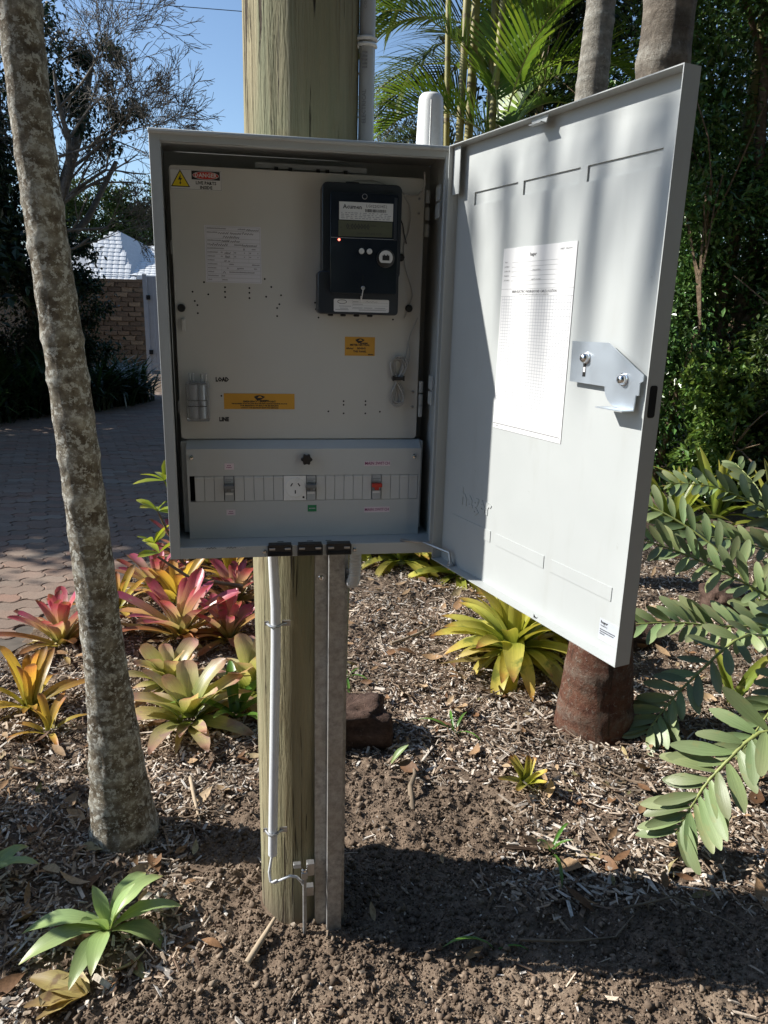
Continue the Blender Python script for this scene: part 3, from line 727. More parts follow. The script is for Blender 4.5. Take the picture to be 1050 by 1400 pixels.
for x, z in ((.2165, .661), (.2385, .552)):
    q = MB(); q.lathe([(.0085, .0005), (.0085, .004), (.006, .007)], m_black, FP @ Matrix.Translation((x, z, 0)), 14); q.build("cable_clip", o)

# ------------------------------------------------------------------ antenna on the roof of the cabinet
an = thing("antenna", "white rounded antenna standing on the cabinet's top", "antenna", (.277, .12, G + H))
b = MB(); b.lathe([(.0305, H + .0005), (.0303, H + .006), (.0268, H + .110), (.0255, H + .120), (.021, H + .1262), (.012, H + .1280)], m_sock, frame((.277, .12, G), (1, 0, 0), (0, 1, 0), (0, 0, 1)), 32); b.build("antenna_radome", an, 50)
b = MB(); b.tube([(.277 - .006, .12 - .0300, G + H + .006), (.277 - .005, .12 - .0262, G + H + .110)], .0012, 6, m_sock); b.build("moulded_seam", an)

# ------------------------------------------------------------------ timber pole
t = NT("treated_pine")
v = t.coords("Object", (1, 1, 1)); vs_ = t.coords("Object", (9, 9, .55)); vg = t.coords("Object", (34, 34, 1.9))
n1 = t.noise(vs_, 1.0, 6, .6, .3); n2 = t.noise(vg, 1.0, 6, .7, .2); n3 = t.noise(v, 3.2, 5, .6); n4 = t.noise(t.coords("Object", (70, 70, 2.2)), 1.0, 4, .6, .4)
c = t.ramp(n1, [(.28, (.10, .085, .045)), (.42, (.20, .175, .10)), (.56, (.31, .27, .165)), (.74, (.18, .19, .115))])
c = t.mix(t.mapr(n3, .45, .75, 0, .55), c, (.20, .225, .13)); c = t.mix(t.mapr(n3, .62, .74, 0, .55), c, (.24, .125, .055))
c = t.mix(t.mapr(n2, .52, .70, 0, .7), c, (.12, .085, .04))
crk = t.mapr(n4, .62, .66, 0, 1)
c = t.mix(crk, c, (.045, .03, .015))
sepz = t.n('ShaderNodeSeparateXYZ'); t.l(v, sepz.inputs[0])
c = t.mix(t.mapr(sepz.outputs[2], .02, .16, .65, 0), c, (.12, .095, .072))     # soil splashed on the foot
kn = t.noise(t.coords('Object', (5, 5, 2.2)), 1.0, 2, .4); c = t.mix(t.mapr(kn, .70, .74, 0, .8), c, (.13, .085, .045))
nrm = t.bump(n2, .8, .016); nrm = t.bump(t.mapr(n4, .615, .66, 1, 0), .9, .01, nrm)
m_pole = t.fin(c, .8, 0, nrm, .25)
zs = np.concatenate([np.linspace(-.25, 3.2, 170), np.linspace(3.3, 9.5, 12)]); na = 72
A = np.linspace(0, 2 * np.pi, na, endpoint=False)
ZZ, AA = np.meshgrid(zs, A, indexing='ij')
R0 = np.interp(ZZ, [0, 1.1, 2.4, 9.5], [.121, .134, .1335, .115])
Rr = R0 * (1 + .010 * fbm(np.cos(AA) * 1.2 + 5, np.sin(AA) * 1.2 + 3, ZZ * 1.1, 3) + .007 * fbm(np.cos(AA) * 5, np.sin(AA) * 5, ZZ * 1.4, 3))
cxp = np.interp(ZZ, [0, 1.1, 2.4], [.0, .006, .0095])
P = np.stack([cxp + Rr * np.cos(AA), .335 + Rr * np.sin(AA), ZZ], -1).reshape(-1, 3)
I = np.arange(len(zs) - 1)[:, None] * na; J = np.arange(na)[None]; J1 = (J + 1) % na
F = np.stack([I + J, I + J1, I + na + J1, I + na + J], -1).reshape(-1, 4)
pole = mesh_obj(raw_mesh("timber_pole", P, F, [m_pole]), "timber_pole"); tag(pole, "thick round greenish timber power pole behind the meter cabinet", "pole")

# galvanised mounting strut down the front of the pole
b = MB(); b.box((.032, .2, .0), (.1185, .2035, 1.262), m_galv); b.box((.0655, .166, .0), (.0680, .2, 1.262), m_galv); b.box((.1045, .166, .0), (.1070, .2, 1.262), m_galv); b.box((.0655, .1635, .0), (.1070, .166, 1.262), m_galv)
o = tag(b.build("mounting_strut", None, 30, .0008, loc=(.07, .2, 0)), "dull galvanised steel strut running down the pole's right front to the soil", "steel strut")
q = MB(); FSt = frame((0, .2, 0), (1, 0, 0), (0, 0, 1), (0, -1, 0))
screw(q, .0485, 1.122, .0075, FSt); q.lathe([(.0125, 0), (.0125, .002)], m_steel, FSt @ Matrix.Translation((.0485, 1.122, 0)), 18); q.build("strut_bolt", o)
q = MB(); q.box((.113, .188, 1.118), (.122, .2, 1.145), m_steel); q.cyl((.1175, .188, 1.13), (.1175, .178, 1.13), .0055, m_steel, None, 10); q.build("strut_bolt", o)

# conduit with earth wire
b = MB(); b.tube([(-.0775, .19, 1.274), (-.0750, .187, 1.19), (-.0700, .186, 1.05), (-.0710, .187, .95), (-.0870, .19, .352), (-.0885, .19, .292)], .0128, 18, m_pvcl)
ec_ = tag(b.build("earth_conduit", None, 50, loc=(-.08, .19, .29)), "pale grey plastic conduit clipped to the pole's left front below the cabinet", "conduit")
for (x, z) in ((-.0722, 1.000), (-.0868, .368)):
    q = MB(); q.tube([(x - .022, .200, z), (x - .0165, .187, z), (x - .010, .1755, z), (x, .1715, z), (x + .010, .1755, z), (x + .0165, .187, z), (x + .030, .1945, z)], .0036, 8, m_steel); q.box((x + .018, .192, z - .007), (x + .040, .1965, z + .008), m_steel); q.box((x - .027, .196, z - .005), (x - .015, .200, z + .006), m_steel); q.build("saddle_clip", ec_, 40)
b = MB(); b.tube([(-.0885, .19, .300), (-.0950, .187, .262), (-.0990, .185, .238), (-.0965, .180, .212), (-.085, .175, .207), (-.064, .172, .219), (-.040, .171, .229), (-.022, .173, .222), (-.008, .178, .200), (-.002, .182, .185)], .0040, 10, m_pvcl)
b.tube([(-.0965, .185, .205), (-.090, .172, .212), (-.080, .170, .219), (-.078, .180, .21)], .0034, 8, m_pvc)
tag(b.build("earth_wire", None, 60, loc=(-.06, .18, .2)), "pale looped earth wire joining the conduit to the short steel rod", "wire")
b = MB(); b.cyl((.001, .176, -.15), (.001, .176, .236), .0058, m_galv, None, 12)
er = tag(b.build("earth_rod", None, 40, loc=(.001, .176, 0)), "short steel earth rod standing in the soil against the pole's foot", "earth rod")
q = MB(); q.box((-.008, .167, .215), (.010, .185, .236), m_steel); q.cyl((.001, .176, .236), (.001, .176, .246), .008, m_chrome, None, 10); q.build("rod_clamp", er, 40, .0012)
for lo_, hi_ in (((.008, .180, .215), (.030, .200, .255)), ((.006, .180, .145), (.028, .200, .175)), ((-.03, .190, .235), (-.008, .205, .248))):
    q = MB(); q.box(lo_, hi_, m_steel); q.build("fixing_strap", er, 40, .0012)

# corrugated conduit under the cabinet
pts = [(.1275, .12, 1.262), (.1278, .121, 1.19), (.1275, .126, 1.155), (.126, .142, 1.128), (.124, .17, 1.116), (.122, .215, 1.112)]
cur = [Vector(p) for p in pts]; dense = []
for i in range(len(cur) - 1):
    n_ = max(2, int((cur[i + 1] - cur[i]).length / .0018))
    for k in range(n_): dense.append(cur[i].lerp(cur[i + 1], k / n_))
b = MB(); b.tube(dense, [.0150 if (i // 2) % 2 else .0134 for i in range(len(dense))], 18, m_pvc); tag(b.build("corrugated_conduit", None, 60, loc=(.1275, .12, 1.112)), "short ribbed grey conduit curving back under the cabinet's right underside", "conduit")

# riser conduit up the pole
b = MB(); b.cyl((.160, .30, 1.9), (.158, .30, 9.2), .0185, m_pvc, None, 20)
rc = tag(b.build("riser_conduit", None, 50, loc=(.16, .3, 1.9)), "grey plastic conduit running up the pole's right side above the cabinet", "conduit")
q = MB(); q.tube([(.133, .302, 2.398), (.139, .286, 2.398), (.150, .279, 2.398), (.165, .278, 2.398), (.177, .288, 2.398), (.180, .300, 2.398)], .0045, 8, m_sock); q.tube([(.133, .302, 2.385), (.139, .285, 2.385), (.150, .2785, 2.385), (.165, .2775, 2.385), (.177, .288, 2.385), (.180, .300, 2.385)], .004, 8, m_sock); q.box((.126, .290, 2.378), (.140, .300, 2.405), m_sock); q.build("saddle_clip", rc, 40)
FR = frame((.1545, .2806, 0), (0, 0, 1), (-1, 0, 0), (0, -1, 0)) 
FR = frame((.1525, .2817, 0), (0, 0, 1), (-.94, .34, 0), (-.34, -.94, 0))
q = MB(); rr = random.Random(8)
for k in range(5): q.rect(2.335 + k * .0075, -.006, 2.339 + k * .0075, .006, .0012, m_inkg, FR)
q.build("printed_bars", rc, 0); q = MB()
q.text("ELECTRICAL", .013, 2.255, 0, .0012, m_inkg, FR, bold=.0003); q.build("printed_lettering", rc, 0); q = MB(); q.text("CONDUIT", .011, 2.48, 0, .0012, m_inkg, FR)
q.build("printed_lettering", rc, 0)
# ================================================================== SETTING
# ------------------------------------------------------------------ ground
_ey = [-6, .4, 2.28, 3.2, 3.8, 5, 8, 14, 30]
_ex = [-5.2, -2.6, -1.42, -1.08, -.80, -.35, .05, .2, .2]
def edge_x(y): return np.interp(y, _ey, _ex)
def sstep(a, b, x): t_ = np.clip((x - a) / (b - a), 0, 1); return t_ * t_ * (3 - 2 * t_)
def soil_mask(x, y):
    n = .10 * fbm(x * 4, y * 4, None, 3)
    fg = sstep(.12, -.08, y - .46 + .27 * np.clip(x, -1, 2) + n) * sstep(-.50, -.28, x + n + .3 * sstep(.15, -.1, y))
    d = np.hypot((x - .22) / 1.25, (y - .60))
    return np.clip(np.maximum(fg, sstep(.58, .40, d + n) * sstep(-.55, -.35, x)), 0, 1)
def gz(x, y):
    x = np.asarray(x, float); y = np.asarray(y, float)
    s_ = soil_mask(x, y)
    near = sstep(9, 4, np.hypot(x, y))
    lump = .016 * fbm(x * 5.5, y * 5.5, None, 3) + s_ * (.010 * fbm(x * 26, y * 26, None, 3) + .006 * np.abs(fbm(x * 60, y * 60, None, 2))) + (1 - s_) * .007 * fbm(x * 34, y * 34, None, 2)
    hump = .028 * np.exp(-((x - .02) ** 2 + (y - .22) ** 2) / .05)
    bedz = .05 * sstep(1.2, 3.5, y) * sstep(0, .6, x - edge_x(y))
    r = near * (lump + hump) + bedz
    return np.where(x < edge_x(y) - .06, -.07, r)
xs = np.unique(np.round(np.concatenate([np.linspace(-400, -12, 14), np.linspace(-12, -1.7, 50), np.arange(-1.7, 2.4, .0085), np.linspace(2.4, 9, 90), np.linspace(9, 400, 16)]), 4))
ys = np.unique(np.round(np.concatenate([np.linspace(-120, -3, 8), np.linspace(-3, -.75, 16), np.arange(-.75, .65, .0065), np.arange(.65, 3.4, .013), np.linspace(3.4, 12, 110), np.linspace(12, 600, 20)]), 4))
X, Y = np.meshgrid(xs, ys, indexing='ij')
Z = gz(X, Y)
P = np.stack([X, Y, Z], -1).reshape(-1, 3); ny = len(ys)
I = np.arange(len(xs) - 1)[:, None] * ny; J = np.arange(ny - 1)[None]
F = np.stack([I + J, I + ny + J, I + ny + J + 1, I + J + 1], -1).reshape(-1, 4)
t = NT("garden_soil")
v = t.coords("Object", (1, 1, 1))
a = t.n("ShaderNodeAttribute"); a.attribute_name = "soil"
na_ = t.noise(v, 9, 6, .65); nb = t.noise(v, 90, 5, .7); nc = t.noise(v, 3.0, 5, .6)
soilc = t.mix(t.mapr(nc, .48, .68, 0, .8), t.ramp(nb, [(.3, (0.103, 0.073, 0.052)), (.7, (0.224, 0.166, 0.119))]), t.ramp(nb, [(.3, (0.189, 0.142, 0.101)), (.7, (0.344, 0.265, 0.191))]))
mul = t.ramp(nb, [(.3, (.06, .043, .031)), (.55, (.17, .125, .09)), (.75, (.32, .25, .185))])
c = t.mix(a.outputs["Fac"], mul, soilc)
nrm = t.bump(nb, .5, .01); nrm = t.bump(t.noise(v, 320, 3, .7), .35, .003, nrm)
m_soil = t.fin(c, .95, 0, nrm, .12)
me = raw_mesh("ground", P, F, [m_soil])
at_ = me.attributes.new("soil", 'FLOAT', 'POINT'); at_.data.foreach_set("value", soil_mask(X, Y).astype(np.float32).ravel())
ground = tag(mesh_obj(me, "ground"), kind="structure")

# ------------------------------------------------------------------ brick driveway
t = NT("paver_clay"); v = t.coords("Object", (1, 1, 1))
oi = t.n("ShaderNodeObjectInfo")
g_ = t.n("ShaderNodeNewGeometry")
rnd = t.n("ShaderNodeMath", operation='ADD'); t.l(oi.outputs["Random"], rnd.inputs[0]); t.l(g_.outputs["Random Per Island"], rnd.inputs[1])
fr = t.n("ShaderNodeMath", operation='FRACT'); t.l(rnd.outputs[0], fr.inputs[0])
c = t.ramp(fr.outputs[0], [(0, (.21, .155, .12)), (.35, (.27, .20, .155)), (.6, (.24, .165, .125)), (.8, (.275, .17, .125)), (1, (.28, .23, .185))])
pw = t.coords("Generated"); geo_pos = t.n("ShaderNodeNewGeometry").outputs["Position"]
n1 = t.noise(geo_pos, 2.2, 5, .6); n2 = t.noise(geo_pos, 140, 4, .7)
c = t.mix(t.mapr(n1, .48, .72, 0, .6), c, (.21, .18, .145)); c = t.hsv(c, t.mapr(n2, .3, .7, .75, 1.2))
m_pav = t.fin(c, .85, 0, t.bump(n2, .4, .003), .2)
m_sand = plain("joint_sand", (.10, .083, .065), .95, var=.3, vscale=20, bump=.3, bscale=200)
py = np.linspace(-5, 15.5, 42)
pts_r = [(float(edge_x(y)), float(y)) for y in py]
b = MB(); b.prism([(-14, -5)] + pts_r + [(-14, 15.5)], -.09, -.012, m_sand)
drive = tag(b.build("driveway", None, 0, loc=(0, 0, -.09)), kind="structure")
PLn, PWd = .27, .1385
zig = [(0, 0), (.08, .017), (.17, .017), (.33, -.017), (.42, -.017), (.5, 0), (.58, .017), (.67, .017), (.83, -.017), (.92, -.017), (1, 0)]
zgs = [(0, 0), (.22, .012), (.5, .012), (.78, -.012), (1, 0)]
def paver_outline(g):
    bot = [(u * PLn, w) for u, w in zig]; 
    rgt = [(PLn + w, u * PWd) for u, w in zgs]; top = [(u * PLn, PWd + w) for u, w in zig][::-1]; lft = [(w, u * PWd) for u, w in zgs][::-1]
    poly = bot[:-1] + rgt[:-1] + top[:-1] + lft[:-1]
    cx, cy = PLn / 2, PWd / 2
    return [(cx + (x - cx) * (1 - g / PLn * 2) - PLn / 2, cy + (y - cy) * (1 - g / PWd * 2) - PWd / 2) for x, y in poly]
o1 = paver_outline(.0022); o2 = paver_outline(.007); no = len(o1)
pv_v = [(x, y, -.03) for x, y in o1] + [(x, y, -.0035) for x, y in o1] + [(x, y, 0) for x, y in o2]
pv_f = [tuple(range(2 * no, 3 * no))] + [(i, (i + 1) % no, no + (i + 1) % no, no + i) for i in range(no)] + [(no + i, no + (i + 1) % no, 2 * no + (i + 1) % no, 2 * no + i) for i in range(no)]
q = MB(); q.add(pv_v, pv_f, m_pav); _o = q.build("paver", None, 25); pav_me = _o.data; bpy.data.objects.remove(_o)
ang = math.radians(14); ca, sa = math.cos(ang), math.sin(ang)
cand = []
for i in range(-60, 80):
    for j in range(-20, 150):
        lx, ly = (i + .5 * (j % 2)) * PLn - 6, j * PWd - 2
        wx, wy = -2.2 + lx * ca - ly * sa, lx * sa + ly * ca
        if wy > 15.3 or wy < .5 or wx > float(edge_x(wy)) - .12 or wx < -9: continue
        if wy > 8 and wx < -7: continue
        fx = -1.327 - .34 * (wy - 2)          # left edge of what the photograph sees
        vis = wx > fx - .35 and wy > 1.8
        cand.append((0 if vis else 1, math.hypot(wx + .09, wy + 1.6), wx, wy))
cand.sort(); rr = random.Random(21)
rest = MB()
for k, (_, _, wx, wy) in enumerate(cand):
    dz, tx, ty = rr.uniform(-.004, .003), rr.uniform(-.012, .012), rr.uniform(-.012, .012)
    if k < 300: inst(pav_me, "paver", drive, Vector((wx, wy, dz)) - ORG[drive.name], (tx, ty, ang + rr.uniform(-.012, .012)))
    else:
        M = Matrix.Translation((wx, wy, dz)) @ Matrix.Rotation(ang + rr.uniform(-.012, .012), 4, 'Z')
        rest.add(pv_v, pv_f, m_pav, M)
tag(rest.build("pavers", drive, 0), kind="stuff")

# ------------------------------------------------------------------ loose ground cover (real pieces, too many to count)
def rotmats(yaw_, pit, rol):
    cy_, sy_, cp, sp, cr_, sr = np.cos(yaw_), np.sin(yaw_), np.cos(pit), np.sin(pit), np.cos(rol), np.sin(rol)
    return np.stack([np.stack([cy_ * cp, cy_ * sp * sr - sy_ * cr_, cy_ * sp * cr_ + sy_ * sr], -1), np.stack([sy_ * cp, sy_ * sp * sr + cy_ * cr_, sy_ * sp * cr_ - cy_ * sr], -1), np.stack([-sp, cp * sr, cp * cr_], -1)], -2)
def scatter_pts(n, power, ymax, keep):
    """more pieces close to the viewer"""
    out = []
    while sum(len(o_) for o_ in out) < n:
        d = 1.3 + (ymax + 1.6 - 1.3) * rng.random(n * 2) ** power
        th = rng.uniform(-.62, .98, n * 2)
        x = -.09 + d * np.sin(th); y = -1.6 + d * np.cos(th)
        k = keep(x, y); out.append(np.stack([x[k], y[k]], -1))
    return np.concatenate(out)[:n]
trunks = [(-.607, .75, .115), (1.37, 1.2, .185), (.0, .335, .13)]
def off_trunk(x, y):
    k = np.ones(len(x), bool)
    for a_, c_, r_ in trunks: k &= np.hypot(x - a_, y - c_) > r_
    return k
def on_bed(x, y): return (x > edge_x(y) + .03) & off_trunk(x, y)
def chips(name, n, L, Wd_, Th, mat, keep, power, ymax, lift, tilt, seed):
    p = scatter_pts(n, power, ymax, keep); x, y = p[:, 0], p[:, 1]
    l = L[0] + (L[1] - L[0]) * rng.random(n) ** 2.2; w = Wd_[0] + (Wd_[1] - Wd_[0]) * rng.random(n) ** 1.8; h = Th[0] + (Th[1] - Th[0]) * rng.random(n)
    c8 = np.array([(-.5, -.35, -.5), (.5, -.3, -.5), (.5, .3, -.5), (-.5, .35, -.5), (-.46, -.3, .5), (.44, -.5, .5), (.48, .22, .5), (-.42, .5, .5)])
    jit = rng.uniform(-.16, .16, (n, 8, 3)); V = (c8[None] + jit) * np.stack([l, w, h], -1)[:, None]
    V[:, :, 2] += (V[:, :, 0] / l[:, None]) ** 2 * rng.uniform(-.25, .35, n)[:, None] * l[:, None]
    R = rotmats(rng.uniform(0, 2 * np.pi, n), rng.normal(0, tilt, n), rng.normal(0, tilt, n))
    V = np.einsum('nij,nkj->nki', R, V) + np.stack([x, y, gz(x, y) + rng.random(n) * lift + h * .3], -1)[:, None]
    fq = np.array([(3, 2, 1, 0), (4, 5, 6, 7), (0, 1, 5, 4), (1, 2, 6, 5), (2, 3, 7, 6), (3, 0, 4, 7)])
    F = (np.arange(n)[:, None, None] * 8 + fq[None]).reshape(-1, 4)
    return tag(mesh_obj(raw_mesh(name, V.reshape(-1, 3), F, [mat], smooth=False), name), kind="stuff")
def chipmat(name, stops, rough=.85):
    t = NT(name); g = t.n("ShaderNodeNewGeometry"); v = t.coords("Object", (1, 1, 1))
    c = t.ramp(g.outputs["Random Per Island"], stops)
    n_ = t.noise(v, 120, 4, .7)
    c = t.hsv(c, t.mapr(n_, .3, .7, .65, 1.25))
    c = t.hsv(c, t.mapr(t.noise(v, 2.6, 4, .6), .35, .65, .62, 1.22))
    return t.fin(c, rough, 0, t.bump(n_, .4, .002), .2)
m_chip = chipmat("bark_chip", [(0, (.08, .052, .036)), (.16, (.17, .115, .08)), (.38, (.30, .22, .155)), (.6, (.46, .37, .28)), (.8, (.56, .48, .395)), (1, (.66, .62, .56))])
m_litter = chipmat("dry_leaf", [(0, (.11, .055, .028)), (.3, (.22, .12, .06)), (.6, (.34, .22, .12)), (.85, (.42, .31, .19)), (1, (.26, .24, .10))], .6)
m_crumb = chipmat("soil_crumb", [(0, (0.086, 0.062, 0.043)), (.4, (0.163, 0.118, 0.085)), (.8, (0.232, 0.174, 0.126)), (1, (0.327, 0.257, 0.191))], .95)
bedk = lambda x, y: on_bed(x, y) & (rng.random(len(x)) > soil_mask(x, y) * .985) & (fbm(x * 3.1 + 9, y * 3.1, None, 3) + rng.random(len(x)) * 1.5 > .25)
chips("bark_mulch", 52000, (.010, .058), (.004, .015), (.0015, .005), m_chip, bedk, 1.1, 4.6, .018, .35, 1)
chips("fine_mulch", 26000, (.006, .022), (.003, .009), (.001, .004), m_chip, lambda x, y: on_bed(x, y) & (rng.random(len(x)) > soil_mask(x, y) * .93), 1.0, 2.8, .012, .5, 2)
chips("bark_strips", 1500, (.05, .17), (.006, .020), (.0015, .004), m_chip, lambda x, y: on_bed(x, y) & (rng.random(len(x)) > soil_mask(x, y) * .96), 1.0, 4.2, .014, .16, 3)
# soil crumbs
n = 62000
p = scatter_pts(n, 1.0, 1.6, lambda x, y: on_bed(x, y) & (rng.random(len(x)) < soil_mask(x, y)) & (np.abs(x) < 1.6)); x, y = p[:, 0], p[:, 1]
r_ = .0013 + .0042 * rng.random(n) ** 3 + .011 * rng.random(n) ** 26
oc = np.array([(1, 0, 0), (-1, 0, 0), (0, 1, 0), (0, -1, 0), (0, 0, 1), (0, 0, -1.)])
V = oc[None] * (r_[:, None, None]) * rng.uniform(.6, 1.3, (n, 6, 1)) + rng.normal(0, .22, (n, 6, 3)) * r_[:, None, None]
V = np.einsum('nij,nkj->nki', rotmats(rng.uniform(0, 6.28, n), rng.uniform(0, 6.28, n), rng.uniform(0, 6.28, n)), V) + np.stack([x, y, gz(x, y) + r_ * .35], -1)[:, None]
ft = np.array([(0, 2, 4), (2, 1, 4), (1, 3, 4), (3, 0, 4), (2, 0, 5), (1, 2, 5), (3, 1, 5), (0, 3, 5)])
tag(mesh_obj(raw_mesh("soil_crumbs", V.reshape(-1, 3), (np.arange(n)[:, None, None] * 6 + ft[None]).reshape(-1, 3), [m_crumb], smooth=True), "soil_crumbs"), kind="stuff")
# fallen leaves and twigs
n = 1300
p = scatter_pts(n, 1.0, 4.2, lambda x, y: on_bed(x, y) & (rng.random(len(x)) > soil_mask(x, y) * .985)); x, y = p[:, 0], p[:, 1]
tt = np.linspace(0, 1, 5); wd = np.array([.05, .7, 1, .7, .05])
l = .03 + .09 * rng.random(n) ** 1.6; w = l * rng.uniform(.13, .26, n); cu_ = rng.uniform(-.5, .9, n)
V = np.zeros((n, 15, 3))
for i in range(5):
    for s_ in range(3):
        V[:, i * 3 + s_, 0] = (tt[i] - .5) * l; V[:, i * 3 + s_, 1] = (s_ - 1) * wd[i] * w
        V[:, i * 3 + s_, 2] = cu_ * l * (tt[i] - .5) ** 2 + (.30 * w if s_ != 1 else 0) * wd[i]
V = np.einsum('nij,nkj->nki', rotmats(rng.uniform(0, 6.28, n), rng.normal(0, .35, n), rng.normal(0, .5, n)), V) + np.stack([x, y, gz(x, y) + .014 + .012 * rng.random(n)], -1)[:, None]
fl = np.array([(i * 3 + s_, i * 3 + s_ + 1, i * 3 + s_ + 4, i * 3 + s_ + 3) for i in range(4) for s_ in range(2)])
tag(mesh_obj(raw_mesh("fallen_leaves", V.reshape(-1, 3), (np.arange(n)[:, None, None] * 15 + fl[None]).reshape(-1, 4), [m_litter]), "fallen_leaves"), kind="stuff")
b = MB(); m_twig = plain("twig_bark", (.21, .15, .10), .8, var=.3, vscale=20)
p = scatter_pts(230, 1.0, 3.6, bedk)
for x, y in p:
    a_ = rng.uniform(0, 6.28); L_ = rng.uniform(.08, .30); cv = rng.uniform(-.25, .25); q_ = []
    for k in range(5):
        u = k / 4 - .5; xx = x + L_ * (u * math.cos(a_) - cv * u * u * math.sin(a_)); yy = y + L_ * (u * math.sin(a_) + cv * u * u * math.cos(a_))
        q_.append((xx, yy, float(gz(xx, yy)) + .014 + rng.uniform(0, .008)))
    r0 = rng.uniform(.0012, .0035); b.tube(q_, [r0, r0, r0 * .8, r0 * .7, r0 * .4], 5, m_twig)
tag(b.build("twigs", None, 60), kind="stuff")

# ------------------------------------------------------------------ trunks
def trunk_mesh(name, path, mat, rings, ringamp, namp, na=56, nz=260, seed=0):
    path = np.array(path); zs = np.linspace(path[0, 2], path[-1, 2], nz)
    cx_ = np.interp(zs, path[:, 2], path[:, 0]); cy_ = np.interp(zs, path[:, 2], path[:, 1]); rr_ = np.interp(zs, path[:, 2], path[:, 3])
    k = np.ones(9) / 9
    for arr in (cx_, cy_, rr_):
        arr[:] = np.convolve(np.pad(arr, 4, mode='edge'), k, 'valid')
    A = np.linspace(0, 2 * np.pi, na, endpoint=False); ZZ, AA = np.meshgrid(zs, A, indexing='ij')
    f = fbm(np.cos(AA) * 1.5 + seed, np.sin(AA) * 1.5, ZZ * 3, 3); f2 = fbm(np.cos(AA) * 6 + seed, np.sin(AA) * 6, ZZ * 16, 3)
    ph = (ZZ + .016 * f + .006 * np.sin(AA * 2 + seed + ZZ * 3)) / rings; fr_ = ph - np.floor(ph)
    ring = np.exp(-((fr_ - .5) / .13) ** 2) * (.6 + .6 * vnoise(np.floor(ph) * 3.7, AA * .9))
    R = rr_[:, None] * (1 + namp * f + namp * .55 * f2) + ringamp * ring
    P = np.stack([cx_[:, None] + R * np.cos(AA), cy_[:, None] + R * np.sin(AA), ZZ], -1).reshape(-1, 3)
    I = np.arange(nz - 1)[:, None] * na; J = np.arange(na)[None]; J1 = (J + 1) % na
    F = np.stack([I + J, I + J1, I + na + J1, I + na + J], -1).reshape(-1, 4)
    RING[name] = np.clip(ring, 0, 1).astype(np.float32).ravel()
    return P, F
RING = {}
def bark(name, stops, lichen, lich_amt, rs, moss=None, crack=0):
    t = NT(name); v = t.coords("Object", (1, 1, 1)); vr = t.coords("Object", (3, 3, 26))
    n1 = t.noise(v, 24, 6, .7); n2 = t.noise(vr, 1.5, 4, .6); n3 = t.noise(v, 62, 7, .78); n4 = t.noise(v, 7.5, 5, .65); n5 = t.noise(v, 150, 4, .7)
    c = t.ramp(n1, stops); c = t.hsv(c, t.mapr(n2, .3, .7, .72, 1.2))
    c = t.mix(t.mapr(n4, .55, .72, 0, .4), c, tuple(x * .45 for x in stops[0][1]))
    c = t.mix(t.mapr(n3, .60 - lich_amt, .63 - lich_amt, 0, .85), c, lichen)
    if moss: c = t.mix(t.mapr(t.noise(v, 7, 5, .6), .50, .62, 0, .75), c, moss)
    ra = t.n("ShaderNodeAttribute"); ra.attribute_name = "ring"; rn_ = t.n("ShaderNodeMath", operation='MULTIPLY'); t.l(ra.outputs["Fac"], rn_.inputs[0]); t.l(t.mapr(n3, .40, .56, .15, .85), rn_.inputs[1]); c = t.mix(rn_.outputs[0], c, lichen)
    if crack: c = t.mix(t.mapr(t.noise(t.coords("Object", (28, 28, 3)), 1.0, 5, .6), .60, .66, 0, .8), c, (.05, .035, .025))
    nrm = t.bump(n3, .9, .014); nrm = t.bump(n5, .6, .004, nrm)
    return t.fin(c, .9, 0, nrm, .2)
m_bark1 = bark("lichen_palm_bark", [(.32, (.085, .064, .043)), (.46, (.175, .142, .10)), (.57, (.30, .265, .20)), (.70, (.48, .45, .375))], (.64, .63, .56), .075, 1)
m_bark2 = bark("red_palm_base", [(.3, (.085, .032, .022)), (.5, (.14, .066, .042)), (.7, (.15, .115, .088))], (.22, .18, .145), .03, 1, crack=1)
m_bark3 = bark("grey_palm_bark", [(.3, (.15, .135, .11)), (.5, (.27, .25, .21)), (.7, (.38, .36, .31))], (.48, .47, .42), .02, 1)
m_bark4 = bark("dark_palm_bark", [(.3, (.12, .10, .08)), (.5, (.21, .18, .145)), (.7, (.30, .27, .225))], (.40, .38, .33), -.01, 1)
m_bark5 = bark("brown_limb", [(.3, (.10, .07, .045)), (.5, (.18, .13, .085)), (.7, (.27, .20, .14))], (.30, .25, .19), -.03, 1)
m_barkb = bark("bare_grey_branch", [(.3, (.11, .10, .085)), (.5, (.19, .175, .15)), (.7, (.27, .25, .22))], (.33, .31, .28), -.02, 1)

